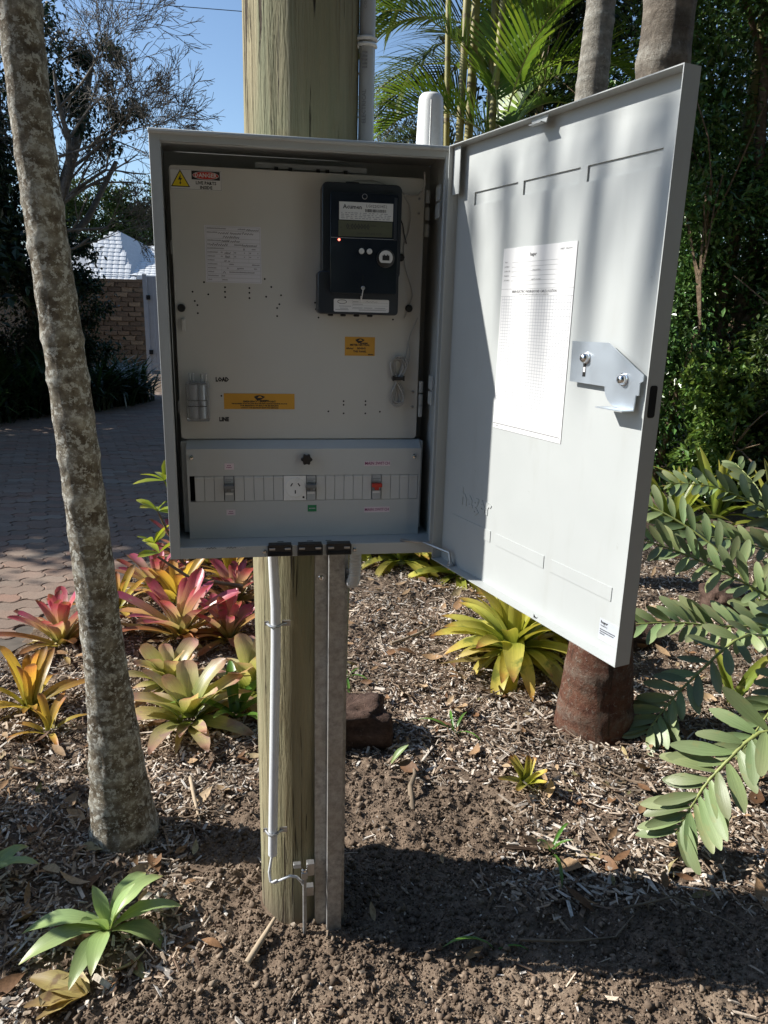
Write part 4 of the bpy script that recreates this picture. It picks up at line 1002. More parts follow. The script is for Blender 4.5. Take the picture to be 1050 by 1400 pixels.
# ------------------------------------------------------------------ leaf-cloud crowns
def crown_mesh(name, blobs, n, size, mat, clusters=60, spread=.28, droop=.2, ratio=.42, out=.6):
    ws_ = np.array([b_[3] * b_[4] * b_[5] for b_ in blobs]) ** .8; ws_ /= ws_.sum()
    P = []; N_ = []
    for b_, w in zip(blobs, ws_):
        m = int(n * w); nc_ = max(6, int(clusters * w))
        d = rng.normal(size=(nc_, 3)); d /= np.linalg.norm(d, axis=1)[:, None]
        cc = d * (rng.random(nc_) ** .45)[:, None]
        ci = rng.integers(0, nc_, m); q_ = cc[ci] + rng.normal(0, spread, (m, 3)) * rng.uniform(.4, 1.2, (m, 1))
        P.append(q_ * np.array(b_[3:6]) + np.array(b_[:3])); N_.append(cc[ci] + rng.normal(0, .3, (m, 3)))
    P = np.concatenate(P); N_ = np.concatenate(N_); m = len(P)
    d = N_ * out + rng.normal(0, .75, (m, 3)); d[:, 2] -= droop; d /= np.linalg.norm(d, axis=1)[:, None]
    up = rng.normal(0, .55, (m, 3)) + np.array([0, 0, 1.]); s_ = np.cross(d, up); s_ /= np.linalg.norm(s_, axis=1)[:, None] + 1e-9
    nn_ = np.cross(s_, d); L_ = size * rng.uniform(.6, 1.25, m)[:, None]; W_ = L_ * ratio
    V = np.stack([P, P + d * L_ * .45 + s_ * W_ * .5 + nn_ * W_ * .18, P + d * L_ - nn_ * L_ * .06, P + d * L_ * .45 - s_ * W_ * .5 + nn_ * W_ * .18], 1)
    F = (np.arange(m)[:, None, None] * 4 + np.array([(0, 1, 2), (0, 2, 3)])[None]).reshape(-1, 3)
    uv = np.tile(np.array([(.5, 0), (1, .5), (.5, 1), (0, .5)]), (m, 1))
    V = V.reshape(-1, 3); V[:, 2] = np.maximum(V[:, 2], .01)
    return raw_mesh(name, V, F, [mat], smooth=False, uv=uv)
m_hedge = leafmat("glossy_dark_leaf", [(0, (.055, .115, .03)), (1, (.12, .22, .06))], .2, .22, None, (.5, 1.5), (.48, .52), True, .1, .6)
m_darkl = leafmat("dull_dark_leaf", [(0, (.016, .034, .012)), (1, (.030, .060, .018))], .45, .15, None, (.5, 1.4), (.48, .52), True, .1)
m_midl = leafmat("mid_green_leaf", [(0, (.035, .065, .018)), (1, (.075, .12, .030))], .45, .3, None, (.6, 1.4), (.47, .52), True, .1)
m_oliv = leafmat("olive_leaf", [(0, (.07, .09, .045)), (1, (.12, .145, .08))], .5, .25, None, (.6, 1.4), (.48, .52), True, .1)

def limbs(mb, p, d, L_, r, depth, mat, spread=.5, up=.1, n=5, seg=3, kids=(2, 3), shrink=.74, rmin=.002):
    p = Vector(p); d = Vector(d).normalized(); pts = [p.copy()]; rs = [r]
    for i in range(seg):
        d = (d + Vector(rng.normal(0, .10, 3)) + Vector((0, 0, up * .3))).normalized()
        p = p + d * (L_ / seg); pts.append(p.copy()); rs.append(max(rmin, r * (1 - .35 * (i + 1) / seg)))
    mb.tube(pts, rs, n, mat, cap=False)
    if depth <= 0: return
    k = rng.integers(kids[0], kids[1] + 1)
    for i in range(k):
        dd = (d + Vector(rng.normal(0, spread, 3))).normalized(); at_i = seg if i == 0 else rng.integers(1, seg + 1)
        limbs(mb, pts[at_i], dd, L_ * shrink * rng.uniform(.8, 1.15), max(rmin, rs[at_i] * .68), depth - 1, mat, spread, up, max(3, n - 1), seg, kids, shrink, rmin)

def tree(name, label, cat, base, group, crown_args, trunk_paths=None, limbspec=None, bark_=None):
    tr = thing(name, label, cat, base, group); bk = bark_ or m_bark5
    q = MB()
    for pth in (trunk_paths or []): q.tube([p_[:3] for p_ in pth], [p_[3] for p_ in pth], 9, bk)
    if limbspec:
        for args in limbspec: limbs(q, *args, mat=bk)
    if q.v: q.build("trunk", tr, 60)
    blobs, n, size, mat, kw = crown_args
    me = crown_mesh("crown", blobs, n, size, mat, **kw)
    mesh_obj(me, "crown", tr, -Vector(base)); return tr
# ================================================================== PLANTS
def leaf_mesh(name, L, W, e0, e1, mat, n=7, chan=.22, prof=None, power=1.2, side=0.0, tipcurl=0, wav=0.0):
    prof = prof or [(0, .75), (.15, .8), (.5, 1.0), (.8, .92), (.93, .6), (1, .06)]
    ts = np.linspace(0, 1, n + 1); ts = np.concatenate([ts[:-1], [.955, 1.0]]) if n >= 6 else ts
    x = z = y = 0.0; V = []; UV = []; pt = 0
    for i, t_ in enumerate(ts):
        e = math.radians(e0 + (e1 - e0) * t_ ** power)
        dt = (t_ - pt) * L; pt = t_
        x += math.cos(e) * dt; z += math.sin(e) * dt; y += side * dt * t_
        w = W * .5 * float(np.interp(t_, [a for a, _ in prof], [c for _, c in prof]))
        nx, nz_ = -math.sin(e), math.cos(e); lift = chan * w * 2 * (1 - .5 * t_)
        wv = wav * math.sin(t_ * 13) * w
        V += [(x + nx * (lift + wv), y - w, z + nz_ * (lift + wv)), (x + nx * lift * .25, y - w * .5, z + nz_ * lift * .25), (x, y, z), (x + nx * lift * .25, y + w * .5, z + nz_ * lift * .25), (x + nx * (lift - wv), y + w, z + nz_ * (lift - wv))]
        UV += [(0, t_), (.25, t_), (.5, t_), (.75, t_), (1, t_)]
    F = [(i * 5 + j, i * 5 + j + 1, i * 5 + j + 6, i * 5 + j + 5) for i in range(len(ts) - 1) for j in range(4)]
    return raw_mesh(name, V, F, [mat], True, UV)

def rosette(name, label, cat, loc, group, rings, seed, tilt=.22, core=None, scale=1.0):
    """rings: list of (meshes, count, height, radius, scale range)"""
    rr = random.Random(seed); z = float(gz(loc[0], loc[1]))
    pl = thing(name, label, cat, (loc[0], loc[1], z + (loc[2] if len(loc) > 2 else 0)), group)
    for ri, (mes, cnt, hgt, rad, (s0, s1)) in enumerate(rings):
        a0 = rr.uniform(0, 6.28)
        for i in range(cnt):
            a_ = a0 + 6.2832 * i / cnt + rr.uniform(-.42, .42)
            s_ = rr.uniform(s0, s1) * scale
            inst(rr.choice(mes), "leaf", pl, (rad * scale * math.cos(a_), rad * scale * math.sin(a_), hgt * scale * rr.uniform(.7, 1.2)), (rr.uniform(-tilt, tilt), rr.uniform(-tilt, tilt), a_), s_)
    return pl
m_brpink = leafmat("pink_bromeliad_leaf", [(0, (0.293, 0.293, 0.098)), (.30, (0.561, 0.439, 0.220)), (.55, (0.58, 0.30, 0.26)), (.85, (0.52, 0.12, 0.19)), (.95, (0.44, 0.085, 0.13)), (1, (0.244, 0.098, 0.061))], .30, .42, ((.58, .50, .34), 20, .64), (.75, 1.25), (.49, .515), False, .22)
m_brrust = leafmat("rusty_bromeliad_leaf", [(0, (0.342, 0.268, 0.073)), (.35, (0.537, 0.329, 0.110)), (.7, (0.512, 0.232, 0.110)), (.94, (0.403, 0.159, 0.073)), (1, (0.171, 0.085, 0.049))], .38, .42, ((.22, .12, .06), 16, .60), (.6, 1.25), (.48, .52), False, .25)
m_brora = leafmat("amber_bromeliad_leaf", [(0, (0.305, 0.293, 0.061)), (.4, (0.573, 0.415, 0.073)), (.75, (0.610, 0.354, 0.073)), (.94, (0.488, 0.220, 0.073)), (1, (0.207, 0.110, 0.049))], .38, .42, ((.28, .17, .07), 18, .62), (.65, 1.25), (.485, .52), False, .25)
m_brpale = leafmat("pale_bromeliad_leaf", [(0, (0.220, 0.293, 0.061)), (.35, (0.439, 0.451, 0.146)), (.7, (0.610, 0.512, 0.268)), (.95, (0.561, 0.329, 0.232)), (1, (0.268, 0.146, 0.085))], .35, .42, ((.50, .34, .28), 12, .60), (.7, 1.2), (.48, .52), False, .2)
m_bryel = leafmat("yellow_bromeliad_leaf", [(0, (0.183, 0.244, 0.037)), (.35, (0.403, 0.415, 0.073)), (.75, (0.573, 0.512, 0.110)), (.93, (0.512, 0.342, 0.073)), (1, (0.293, 0.146, 0.049))], .35, .42, ((.20, .23, .05), 10, .60), (.7, 1.25), (.48, .51), False, .2)
m_brgrn = leafmat("green_bromeliad_leaf", [(0, (.06, .14, .02)), (.6, (.12, .26, .04)), (1, (.15, .25, .05))], .3, .3, None, (.8, 1.2), (.49, .51), False, .2)
m_lily = leafmat("pale_green_leaf", [(0, (.34, .44, .16)), (.5, (.30, .42, .17)), (.9, (.31, .41, .16)), (1, (.40, .38, .16))], .38, .28, ((.25, .22, .12), 9, .68), (.75, 1.15), (.485, .51), False, .18)
m_strap = leafmat("yellow_green_strap_leaf", [(0, (.14, .20, .035)), (.5, (.30, .38, .06)), (1, (.44, .42, .09))], .32, .4, ((.16, .10, .04), 8, .66), (.6, 1.3), (.48, .51), False, .2)
m_cyc = leafmat("cycad_leaflet", [(0, (.17, .235, .09)), (.5, (.20, .265, .115)), (1, (.23, .27, .13))], .42, .15, ((.25, .26, .11), 16, .66), (.65, 1.35), (.47, .515), False, .22)
m_rach = plain("cycad_stalk", (.24, .27, .08), .5, var=.15)
m_sapl = leafmat("bright_sapling_leaf", [(0, (.20, .28, .03)), (.6, (.30, .38, .04)), (1, (.38, .40, .06))], .3, .4, None, (.75, 1.2), (.48, .51), False, .15)
m_dead = leafmat("straw_dead_leaf", [(0, (.44, .33, .12)), (.6, (.46, .36, .13)), (1, (.32, .22, .09))], .5, .25, ((.25, .16, .07), 20, .62), (.8, 1.15), (.49, .51), False, .22)
m_stem = plain("brown_stem", (.16, .12, .08), .8, var=.3, vscale=20)

blunt = [(0, .8), (.2, .78), (.6, 1.0), (.86, .95), (.95, .66), (1, .12)]
point = [(0, .8), (.2, .85), (.5, 1.0), (.8, .72), (.93, .34), (1, .02)]
def variants(name, specs, mat, **kw): return [leaf_mesh("leaf", *s_, mat, **kw) for s_ in specs]
pk_in = variants("a", [(.27, .068, 80, 58), (.29, .072, 74, 46), (.25, .066, 84, 70)], m_brpink, prof=blunt, chan=.36)
pk_mid = variants("a", [(.33, .068, 64, 34), (.31, .064, 58, 22), (.34, .066, 54, 30)], m_brpink, prof=blunt, chan=.30)
rs_out = variants("a", [(.34, .062, 44, 2), (.31, .058, 36, -12), (.35, .056, 28, -2), (.29, .060, 50, -10)], m_brrust, prof=blunt, chan=.26)
or_in = variants("a", [(.25, .056, 80, 58), (.27, .060, 70, 44)], m_brora, prof=blunt, chan=.32)
or_out = variants("a", [(.30, .054, 54, 8), (.27, .052, 42, -10), (.31, .050, 34, -4)], m_brora, prof=point, chan=.24)
pl_in = variants("a", [(.24, .095, 74, 38), (.27, .105, 62, 24), (.25, .098, 68, 46)], m_brpale, prof=blunt, chan=.24, wav=.08)
pl_out = variants("a", [(.31, .090, 44, -10), (.29, .086, 34, -22), (.33, .084, 26, -6)], m_brpale, prof=point, chan=.2, wav=.08)
ye_in = variants("a", [(.26, .062, 76, 44), (.29, .066, 66, 28), (.27, .064, 72, 38)], m_bryel, prof=point, chan=.26)
ye_mid = variants("a", [(.33, .070, 50, 0), (.31, .068, 42, -14), (.34, .062, 56, 8)], m_bryel, prof=point, chan=.22)
ye_out = variants("a", [(.34, .066, 18, -55), (.31, .062, 8, -72), (.33, .064, 26, -48)], m_bryel, prof=point, chan=.18)
gr_in = variants("a", [(.28, .06, 58, 8), (.30, .064, 46, -4)], m_brgrn, prof=point, chan=.26)
st_in = variants("a", [(.62, .085, 84, 62), (.70, .09, 76, 48), (.66, .08, 80, 30)], m_strap, prof=point, chan=.26)
st_out = variants("a", [(.66, .085, 62, -10), (.60, .08, 50, -30), (.70, .075, 56, 6)], m_strap, prof=point, chan=.2)
dead_out = variants("a", [(.30, .040, 20, -40), (.26, .036, 8, -30), (.32, .034, 2, 6)], m_dead, prof=point, chan=.35, wav=.3)
gB = "bromeliads in the mulch bed"
PK = [(pk_in, 7, .05, .018, (.8, 1.1)), (pk_mid, 9, .035, .026, (.75, 1.1)), (rs_out, 13, .015, .032, (.55, 1.1)), (dead_out, 5, .008, .03, (.6, 1.05))]
OR = [(or_in, 6, .04, .012, (.75, 1.1)), (or_out, 12, .015, .02, (.5, 1.1)), (dead_out, 4, .008, .02, (.5, .95))]
PL = [(pl_in, 8, .04, .02, (.75, 1.1)), (pl_out, 14, .015, .03, (.55, 1.15)), (dead_out, 6, .008, .03, (.6, 1.05))]
YE2 = [(ye_in, 10, .09, .02, (.8, 1.05)), (ye_mid, 18, .07, .03, (.75, 1.1)), (ye_out, 22, .05, .03, (.55, 1.1)), (dead_out, 9, .03, .03, (.6, 1.05))]
YE = [(ye_in, 8, .07, .02, (.8, 1.05)), (ye_mid, 13, .05, .03, (.8, 1.1)), (ye_out, 14, .03, .03, (.8, 1.1))]
rosette("bromeliad", "large pink bromeliad with upright rosy leaves, beside the leaning ringed trunk's right", "bromeliad", (-.56, 2.26), gB, PK, 1, scale=1.18)
rosette("bromeliad", "pink and rust bromeliad at the paving's edge, left of the ringed trunk", "bromeliad", (-1.20, 2.30), gB, PK, 5, scale=1.08)
rosette("bromeliad", "smaller cream-pink bromeliad behind the large pink one, close to the paving", "bromeliad", (-.80, 3.05), gB, PK, 3, scale=.95)
rosette("bromeliad", "rosy bromeliad half hidden between the large pink one and the pole", "bromeliad", (-.28, 2.75), gB, PK, 14, scale=.9)
rosette("bromeliad", "rusty orange bromeliad showing just under the cabinet's left bottom edge", "bromeliad", (-.48, 3.42), gB, [(or_in, 5, .03, .012, (.8, 1.05)), (rs_out, 12, .02, .02, (.8, 1.1))], 8, scale=1.05)
rosette("bromeliad", "rusty bromeliad just left of the pole, behind the cabinet's bottom edge", "bromeliad", (-.20, 3.55), gB, [(or_in, 5, .03, .012, (.8, 1.05)), (rs_out, 12, .02, .02, (.8, 1.1))], 23, scale=1.0)
rosette("bromeliad", "amber bromeliad with thin leaves at the photo's left edge", "bromeliad", (-1.16, 1.60), gB, OR, 11, scale=1.0)
rosette("bromeliad", "small sparse amber bromeliad in front of the amber one at the left edge", "bromeliad", (-1.02, 1.38), gB, [(or_in, 3, .03, .012, (.6, .9)), (or_out, 5, .01, .02, (.6, .95))], 16, scale=.85)
rosette("bromeliad", "broad cream and yellow bromeliad at the ringed trunk's right, nearest of the left bed", "bromeliad", (-.44, 1.42), gB, PL, 13, scale=1.05)
rosette("bromeliad", "broad dusky pink bromeliad touching the pole's left side", "bromeliad", (-.17, 1.66), gB, PL, 27, scale=1.1)
rosette("bromeliad", "bright green bromeliad nested among the cream leaves left of the pole", "bromeliad", (-.24, 1.40), gB, [(gr_in, 6, .04, .02, (.7, 1.05))], 6, scale=.95)
rosette("bromeliad", "yellow bromeliad with drooping leaves below the open door", "bromeliad", (1.20, 1.84), gB, YE2, 4, scale=1.5)
rosette("bromeliad", "yellow-green bromeliad behind the ribbed conduit, right below the cabinet", "bromeliad", (.86, 3.32), gB, YE, 9, scale=1.25)
rosette("bromeliad", "tattered yellow bromeliad below the door's hinge side, behind the others", "bromeliad", (1.22, 3.02), gB, YE, 19, scale=1.25)
rosette("bromeliad", "yellow bromeliad mostly hidden behind the door's lower edge", "bromeliad", (1.62, 2.62), gB, YE, 30, scale=1.0)
for k, (x, y, kind, sd_, sc_k, lab) in enumerate([
    (-.98, 2.75, OR, 51, 1.0, "amber bromeliad at the paving's edge, between two pinkish ones"), (-.62, 2.72, OR, 52, 1.05, "rust-yellow bromeliad just behind the large pink one"), (-.30, 2.22, PK, 53, .85, "small dusky bromeliad close to the pole's left, behind the dusky pink one"), (-.66, 3.62, PK, 54, 1.0, "pinkish bromeliad under the cabinet's left corner, at the paving's edge"), (-.33, 3.10, OR, 55, 1.1, "golden bromeliad in the middle of the bed under the cabinet"),
    (-.56, 1.72, PL, 57, .85, "small cream bromeliad behind the broad cream one, by the ringed trunk"), (.62, 3.62, YE, 58, 1.2, "yellow bromeliad at the back of the bed, right next to the ribbed conduit"), (1.08, 3.5, YE, 59, 1.2, "yellow-green bromeliad at the back, between conduit and door"), (1.42, 3.35, YE, 66, 1.1, "yellow-green bromeliad at the back, under the door's hinge"), (1.48, 2.2, YE, 67, 1.2, "yellow bromeliad peeping out right of the drooping one under the door"), (.40, 4.1, YE, 68, 1.1, "rear yellow bromeliad partly hidden by the pole"), (-.12, 4.3, OR, 69, 1.2, "rear amber bromeliad behind the pole's left edge")]):
    rosette("bromeliad", lab, "bromeliad", (x, y), gB, kind, sd_, scale=sc_k, tilt=.2)
# upright strappy bromeliads on the right
gS = "upright strappy plants right of the door"
SP = [(st_in, 9, .03, .03, (.8, 1.1)), (st_out, 10, .02, .05, (.8, 1.1))]
rosette("strappy_plant", "upright yellow-green strappy plant beside the door's outer edge", "plant", (3.30, 3.9), gS, SP, 2, scale=.98)
rosette("strappy_plant", "taller strappy plant with yellow leaves, second from the door's outer edge", "plant", (3.95, 4.3), gS, SP, 7, scale=1.05)
rosette("strappy_plant", "strappy plant at the photo's right edge above the cycad fronds", "plant", (4.25, 3.9), gS, SP, 12, scale=.9)
rosette("strappy_plant", "strappy plant behind the row, in the gloom under the dark hedge", "plant", (4.6, 5.0), gS, SP, 18, scale=1.0)
rosette("strappy_plant", "glossy bright green plant among cycad fronds near the right edge", "plant", (2.10, 1.25), gS, [(variants("a", [(.30, .05, 80, 45), (.34, .06, 70, 30)], m_strap, prof=point, chan=.3), 5, .0, .015, (.7, 1.05))], 3)
# pale green lily, front left
li_a = variants("a", [(.24, .068, 38, -28), (.22, .066, 30, -80), (.25, .070, 20, -88), (.21, .064, 48, -35)], m_lily, prof=[(0, .22), (.12, .45), (.45, 1.0), (.75, .72), (.93, .28), (1, .02)], chan=.16, wav=.12)
li_b = variants("a", [(.19, .062, 74, 40), (.17, .058, 66, 20)], m_lily, prof=[(0, .25), (.15, .5), (.5, 1.0), (.8, .6), (1, .02)], chan=.26)
rosette("lily_plant", "pale green broad-leaved plant low in the mulch at front left", "plant", (-.565, .245), None, [(li_b, 3, .03, .008, (.75, 1)), (li_a, 9, .045, .012, (.85, 1.05))], 41, tilt=.12)
rosette("lily_plant", "pale green plant cut off by the left edge, near the trunk's foot", "plant", (-.985, .50), None, [(li_b, 2, .03, .008, (.8, 1)), (li_a, 6, .04, .012, (.8, 1))], 44)
# cut bromeliad stump
rosette("cut_bromeliad", "small cut yellow bromeliad stump lying on the mulch right of centre", "plant", (.90, .78), None, [(variants("a", [(.12, .04, 66, 50), (.10, .038, 52, 30), (.13, .036, 40, 28)], m_bryel, prof=[(0, 1), (.5, .9), (.85, .7), (1, .5)], chan=.35), 9, .01, .014, (.75, 1.1))], 5, tilt=.3)
# little green shoots
sh_m = variants("a", [(.12, .010, 60, -30), (.15, .012, 40, -40), (.10, .012, 70, 10)], m_brgrn, prof=point, chan=.2, n=5)
for k, (x, y, lab) in enumerate([(.86, .42, "thin green shoots right of centre on the mulch, below the cut stump"), (.55, .05, "two tiny shoots on dark soil at the bottom centre"), (.30, 1.75, "thin green shoots in mulch close to the pole's right"), (.72, 1.20, "limp green shoots in mulch midway between pole and right palm"), (.28, 1.38, "green blades lying by the brown rock right of the pole")]):
    rosette("green_shoot", lab, "plant", (x, y), None, [(sh_m, 5 if k != 1 else 2, .0, .006, (.7, 1.3))], 60 + k, tilt=.3)

# sapling leaning in from behind the cabinet's left side
sp = thing("sapling", "sapling with bright lit leaves poking out left of the cabinet", "plant", (-.30, 3.0, float(gz(-.30, 3.0))))
q = MB(); q.tube([(-.30, 3.0, .0), (-.50, 3.0, .14), (-.614, 3.0, .225), (-.653, 3.0, .342), (-.722, 3.0, .488), (-.75, 3.0, .56)], [.014, .012, .010, .009, .007, .004], 8, m_stem)
q.tube([(-.653, 3.0, .342), (-.62, 2.98, .5), (-.66, 2.98, .66), (-.70, 2.98, .76)], [.008, .007, .006, .003], 7, m_stem); q.tube([(-.614, 3.0, .225), (-.72, 2.97, .34), (-.78, 2.97, .36)], [.007, .005, .003], 7, m_stem)
q.tube([(-.30, 2.9, .0), (-.237, 2.6, .2), (-.53, 2.6, .26), (-.71, 2.6, .40)], [.016, .014, .011, .007], 8, m_stem); q.build("stem", sp, 60)
sl = variants("a", [(.17, .060, 20, -10), (.15, .056, 50, 20), (.18, .058, 0, -20)], m_sapl, prof=[(0, .1), (.2, .5), (.55, 1), (.85, .7), (1, .05)], chan=.18)
rr = random.Random(4); bz = ORG[sp.name]
for (cx_, cy_, cz_, n_) in ((-.75, 3.0, .565, 9), (-.70, 2.98, .765, 8), (-.78, 2.97, .36, 5), (-.70, 2.6, .42, 3)):
    for i in range(n_):
        a_ = 6.28 * i / n_ + rr.uniform(-.3, .3); inst(rr.choice(sl), "leaf", sp, Vector((cx_, cy_, cz_)) - bz, (rr.uniform(-.5, .5), rr.uniform(-.5, .3), a_), rr.uniform(.75, 1.1))

# ------------------------------------------------------------------ cycads
cyl = [leaf_mesh("leaflet", .195, .054, 10, -18, m_cyc, n=6, chan=.10, prof=[(0, .12), (.12, .5), (.4, .96), (.65, 1.0), (.88, .72), (.96, .45), (1, .12)]), leaf_mesh("leaflet", .20, .052, 2, 8, m_cyc, n=6, chan=.14, prof=[(0, .12), (.12, .5), (.45, 1.0), (.7, .96), (.9, .66), (1, .1)]), leaf_mesh("leaflet", .185, .055, 4, -16, m_cyc, n=6, chan=.08, prof=[(0, .12), (.12, .5), (.4, .96), (.65, 1.0), (.88, .72), (1, .12)])]
def frond(pl, pts, N, n1, n2, size, seed, a0=62, a1=40, dip=0.0, fold=.15):
    pts = [Vector(p) for p in pts]; N = Vector(N).normalized(); org = ORG[pl.name]; rr = random.Random(seed)
    def cr_(t_):
        t_ = t_ * (len(pts) - 1); i = min(int(t_), len(pts) - 2); f = t_ - i
        p0, p1, p2, p3 = pts[max(i - 1, 0)], pts[i], pts[i + 1], pts[min(i + 2, len(pts) - 1)]
        return .5 * ((2 * p1) + (p2 - p0) * f + (2 * p0 - 5 * p1 + 4 * p2 - p3) * f * f + (3 * p1 - p0 - 3 * p2 + p3) * f ** 3)
    q = MB(); q.tube([cr_(i / 16) for i in range(17)], [.0085 - .0055 * i / 16 for i in range(17)], 7, m_rach); fo = q.build("frond", pl, 60)
    for side, n_ in ((1, n1), (-1, n2)):
        for i in range(n_):
            t_ = .06 + .93 * (i + rr.uniform(-.12, .12) + .3) / n_; t_ = min(max(t_, .02), 1)
            p = cr_(t_); T_ = (cr_(min(t_ + .02, 1)) - cr_(max(t_ - .02, 0))).normalized(); B = T_.cross(N).normalized() * side; Nn = B.cross(T_) * side
            an = math.radians(a0 + (a1 - a0) * t_ + rr.uniform(-11, 11))
            d = (T_ * math.cos(an) + B * math.sin(an) + N * (fold + rr.uniform(-.10, .10)) + Vector((0, 0, -dip))).normalized()
            zz = (N - d * N.dot(d)).normalized(); zz = (zz + d.cross(zz) * rr.uniform(-.45, .45)).normalized(); yy = zz.cross(d)
            qt = Matrix((d, yy, zz)).transposed().to_quaternion()
            s_ = size * (1 - .28 * abs(t_ - .4)) * rr.uniform(.78, 1.08) * (.82 if t_ > .93 else 1)
            inst(rr.choice(cyl), "leaflet", fo, p - org, quat=qt, scale=s_)
    return fo
c1 = thing("cycad", "large cycad at lower right whose broad frond reaches over the mulch", "cycad", (1.95, .42, float(gz(1.95, .42))), "cycads along the right side")
q = MB(); q.lathe([(.05, -.05), (.075, .05), (.06, .14), (.03, .18)], m_stem, Matrix.Translation((1.95, .42, 0)), 12); q.build("stem", c1, 60)
frond(c1, [(1.93, .40, .16), (1.601, .37, .455), (1.401, .35, .335), (1.315, .34, .212), (1.262, .33, .11)], (-.55, -.52, .66), 19, 17, 1.0, 3)
frond(c1, [(1.95, .45, .16), (2.1, .62, .50), (2.35, .85, .62), (2.6, 1.1, .60)], (-.2, -.4, .9), 13, 13, 1.0, 4)
frond(c1, [(1.97, .40, .16), (2.2, .2, .45), (2.5, .0, .5), (2.8, -.2, .4)], (-.2, .2, .95), 13, 13, 1.0, 5)
c2 = thing("cycad", "cycad with two long sunlit fronds spreading behind the door's lower corner", "cycad", (2.62, 1.55, float(gz(2.62, 1.55))), "cycads along the right side")
q = MB(); q.lathe([(.05, -.05), (.075, .05), (.06, .14), (.03, .18)], m_stem, Matrix.Translation((2.62, 1.55, 0)), 12); q.build("stem", c2, 60)
frond(c2, [(2.60, 1.57, .15), (2.521, 1.6, .383), (2.127, 1.6, .60), (1.861, 1.6, .708), (1.60, 1.62, .79)], (-.55, -.52, .66), 19, 19, .92, 7)
frond(c2, [(2.60, 1.52, .15), (2.344, 1.38, .345), (2.027, 1.35, .388), (1.80, 1.35, .417), (1.50, 1.36, .41)], (-.55, -.52, .66), 19, 18, .98, 8)
frond(c2, [(2.60, 1.50, .15), (2.1, 1.22, .40), (1.76, 1.10, .25), (1.62, 1.06, .13), (1.53, 1.02, .05)], (-.55, -.52, .66), 17, 17, .92, 9)
frond(c2, [(2.62, 1.48, .15), (2.25, 1.05, .30), (1.98, .85, .24), (1.75, .72, .10)], (-.55, -.52, .66), 16, 16, .9, 12)
frond(c2, [(2.66, 1.58, .15), (2.9, 1.8, .5), (3.2, 2.0, .6)], (-.2, -.4, .9), 11, 11, .95, 10)
frond(c2, [(2.60, 1.55, .15), (2.35, 1.75, .55), (2.05, 1.95, .78), (1.8, 2.1, .84)], (-.5, -.6, .6), 17, 17, .9, 21)
frond(c2, [(2.62, 1.5, .15), (2.5, 1.25, .5), (2.25, 1.05, .62), (1.98, .92, .58)], (-.5, -.6, .6), 17, 17, .95, 22)
c3 = thing("cycad", "farther cycad with fanned fronds below the strappy plants at right", "cycad", (3.3, 2.5, float(gz(3.3, 2.5))), "cycads along the right side")
q = MB(); q.lathe([(.05, -.05), (.075, .05), (.06, .14), (.03, .18)], m_stem, Matrix.Translation((3.3, 2.5, 0)), 12); q.build("stem", c3, 60)
frond(c3, [(3.28, 2.5, .16), (3.193, 2.55, .55), (2.799, 2.6, .757), (2.42, 2.6, .80)], (-.55, -.52, .66), 17, 17, .95, 14)
frond(c3, [(3.28, 2.45, .16), (2.95, 2.1, .45), (2.548, 2.0, .596), (2.30, 1.98, .64)], (-.55, -.52, .66), 17, 17, .9, 15)
frond(c3, [(3.32, 2.5, .16), (3.5, 2.4, .6), (3.8, 2.3, .75), (4.1, 2.2, .7)], (.1, -.8, .6), 12, 12, .95, 16)
frond(c3, [(3.30, 2.55, .16), (3.35, 2.9, .6), (3.3, 3.2, .8)], (-.1, -.8, .5), 11, 11, .95, 17)

# ------------------------------------------------------------------ rock, sticks, dead leaves
def rock(name, label, loc, size, mat, seed):
    n_ = 22; th = np.linspace(0, np.pi, n_); ph = np.linspace(0, 2 * np.pi, 30, endpoint=False); T_, Ph = np.meshgrid(th, ph, indexing='ij')
    d = np.stack([np.sin(T_) * np.cos(Ph), np.sin(T_) * np.sin(Ph), np.cos(T_)], -1)
    d2 = np.sign(d) * np.abs(d) ** .62
    r_ = 1 + .30 * fbm(d[..., 0] * 1.6 + seed, d[..., 1] * 1.6, d[..., 2] * 1.6, 4) + .035 * fbm(d[..., 0] * 7 + seed, d[..., 1] * 7, d[..., 2] * 7, 3)
    P = (d2 * r_[..., None] * np.array(size)).reshape(-1, 3)
    I = np.arange(n_ - 1)[:, None] * 30; J = np.arange(30)[None]; J1 = (J + 1) % 30
    F = np.stack([I + J, I + 30 + J, I + 30 + J1, I + J1], -1).reshape(-1, 4)
    o = mesh_obj(raw_mesh(name, P, F, [mat]), name, None, (loc[0], loc[1], float(gz(loc[0], loc[1])) + size[2] * .55)); return tag(o, label, "rock")
m_rock = bark("brown_rock", [(.3, (.05, .032, .025)), (.5, (.10, .062, .047)), (.7, (.15, .10, .077))], (.19, .145, .115), -.02, 1)
rock("rock", "brown boulder half hidden behind the pole's right side", (.26, 1.22), (.15, .12, .13), m_rock, 3)
rock("rock", "rusty flat rock between cycads and the red-based palm", (1.93, 1.95), (.16, .1, .08), m_rock, 9)
rock("rock", "small reddish rock beside the far cycad's fronds", (2.75, 2.35), (.13, .1, .1), m_rock, 14)
def stick(label, pts, r_, mat):
    pts = [(x, y, float(gz(x, y)) + z) for x, y, z in pts]; q = MB(); q.tube(pts, [r_, r_ * .9, r_ * .5][:len(pts)] if len(pts) <= 3 else [r_ * (1 - .6 * i / (len(pts) - 1)) for i in range(len(pts))], 7, mat)
    tag(q.build("stick", None, 60, loc=pts[0]), label, "stick")
m_bone = plain("bleached_stick", (.36, .28, .19), .7, var=.2)
stick("pale split stick on the soil, left of the pole's foot", [(-.165, .095, .012), (-.125, .15, .02), (-.085, .215, .03)], .010, m_bone)
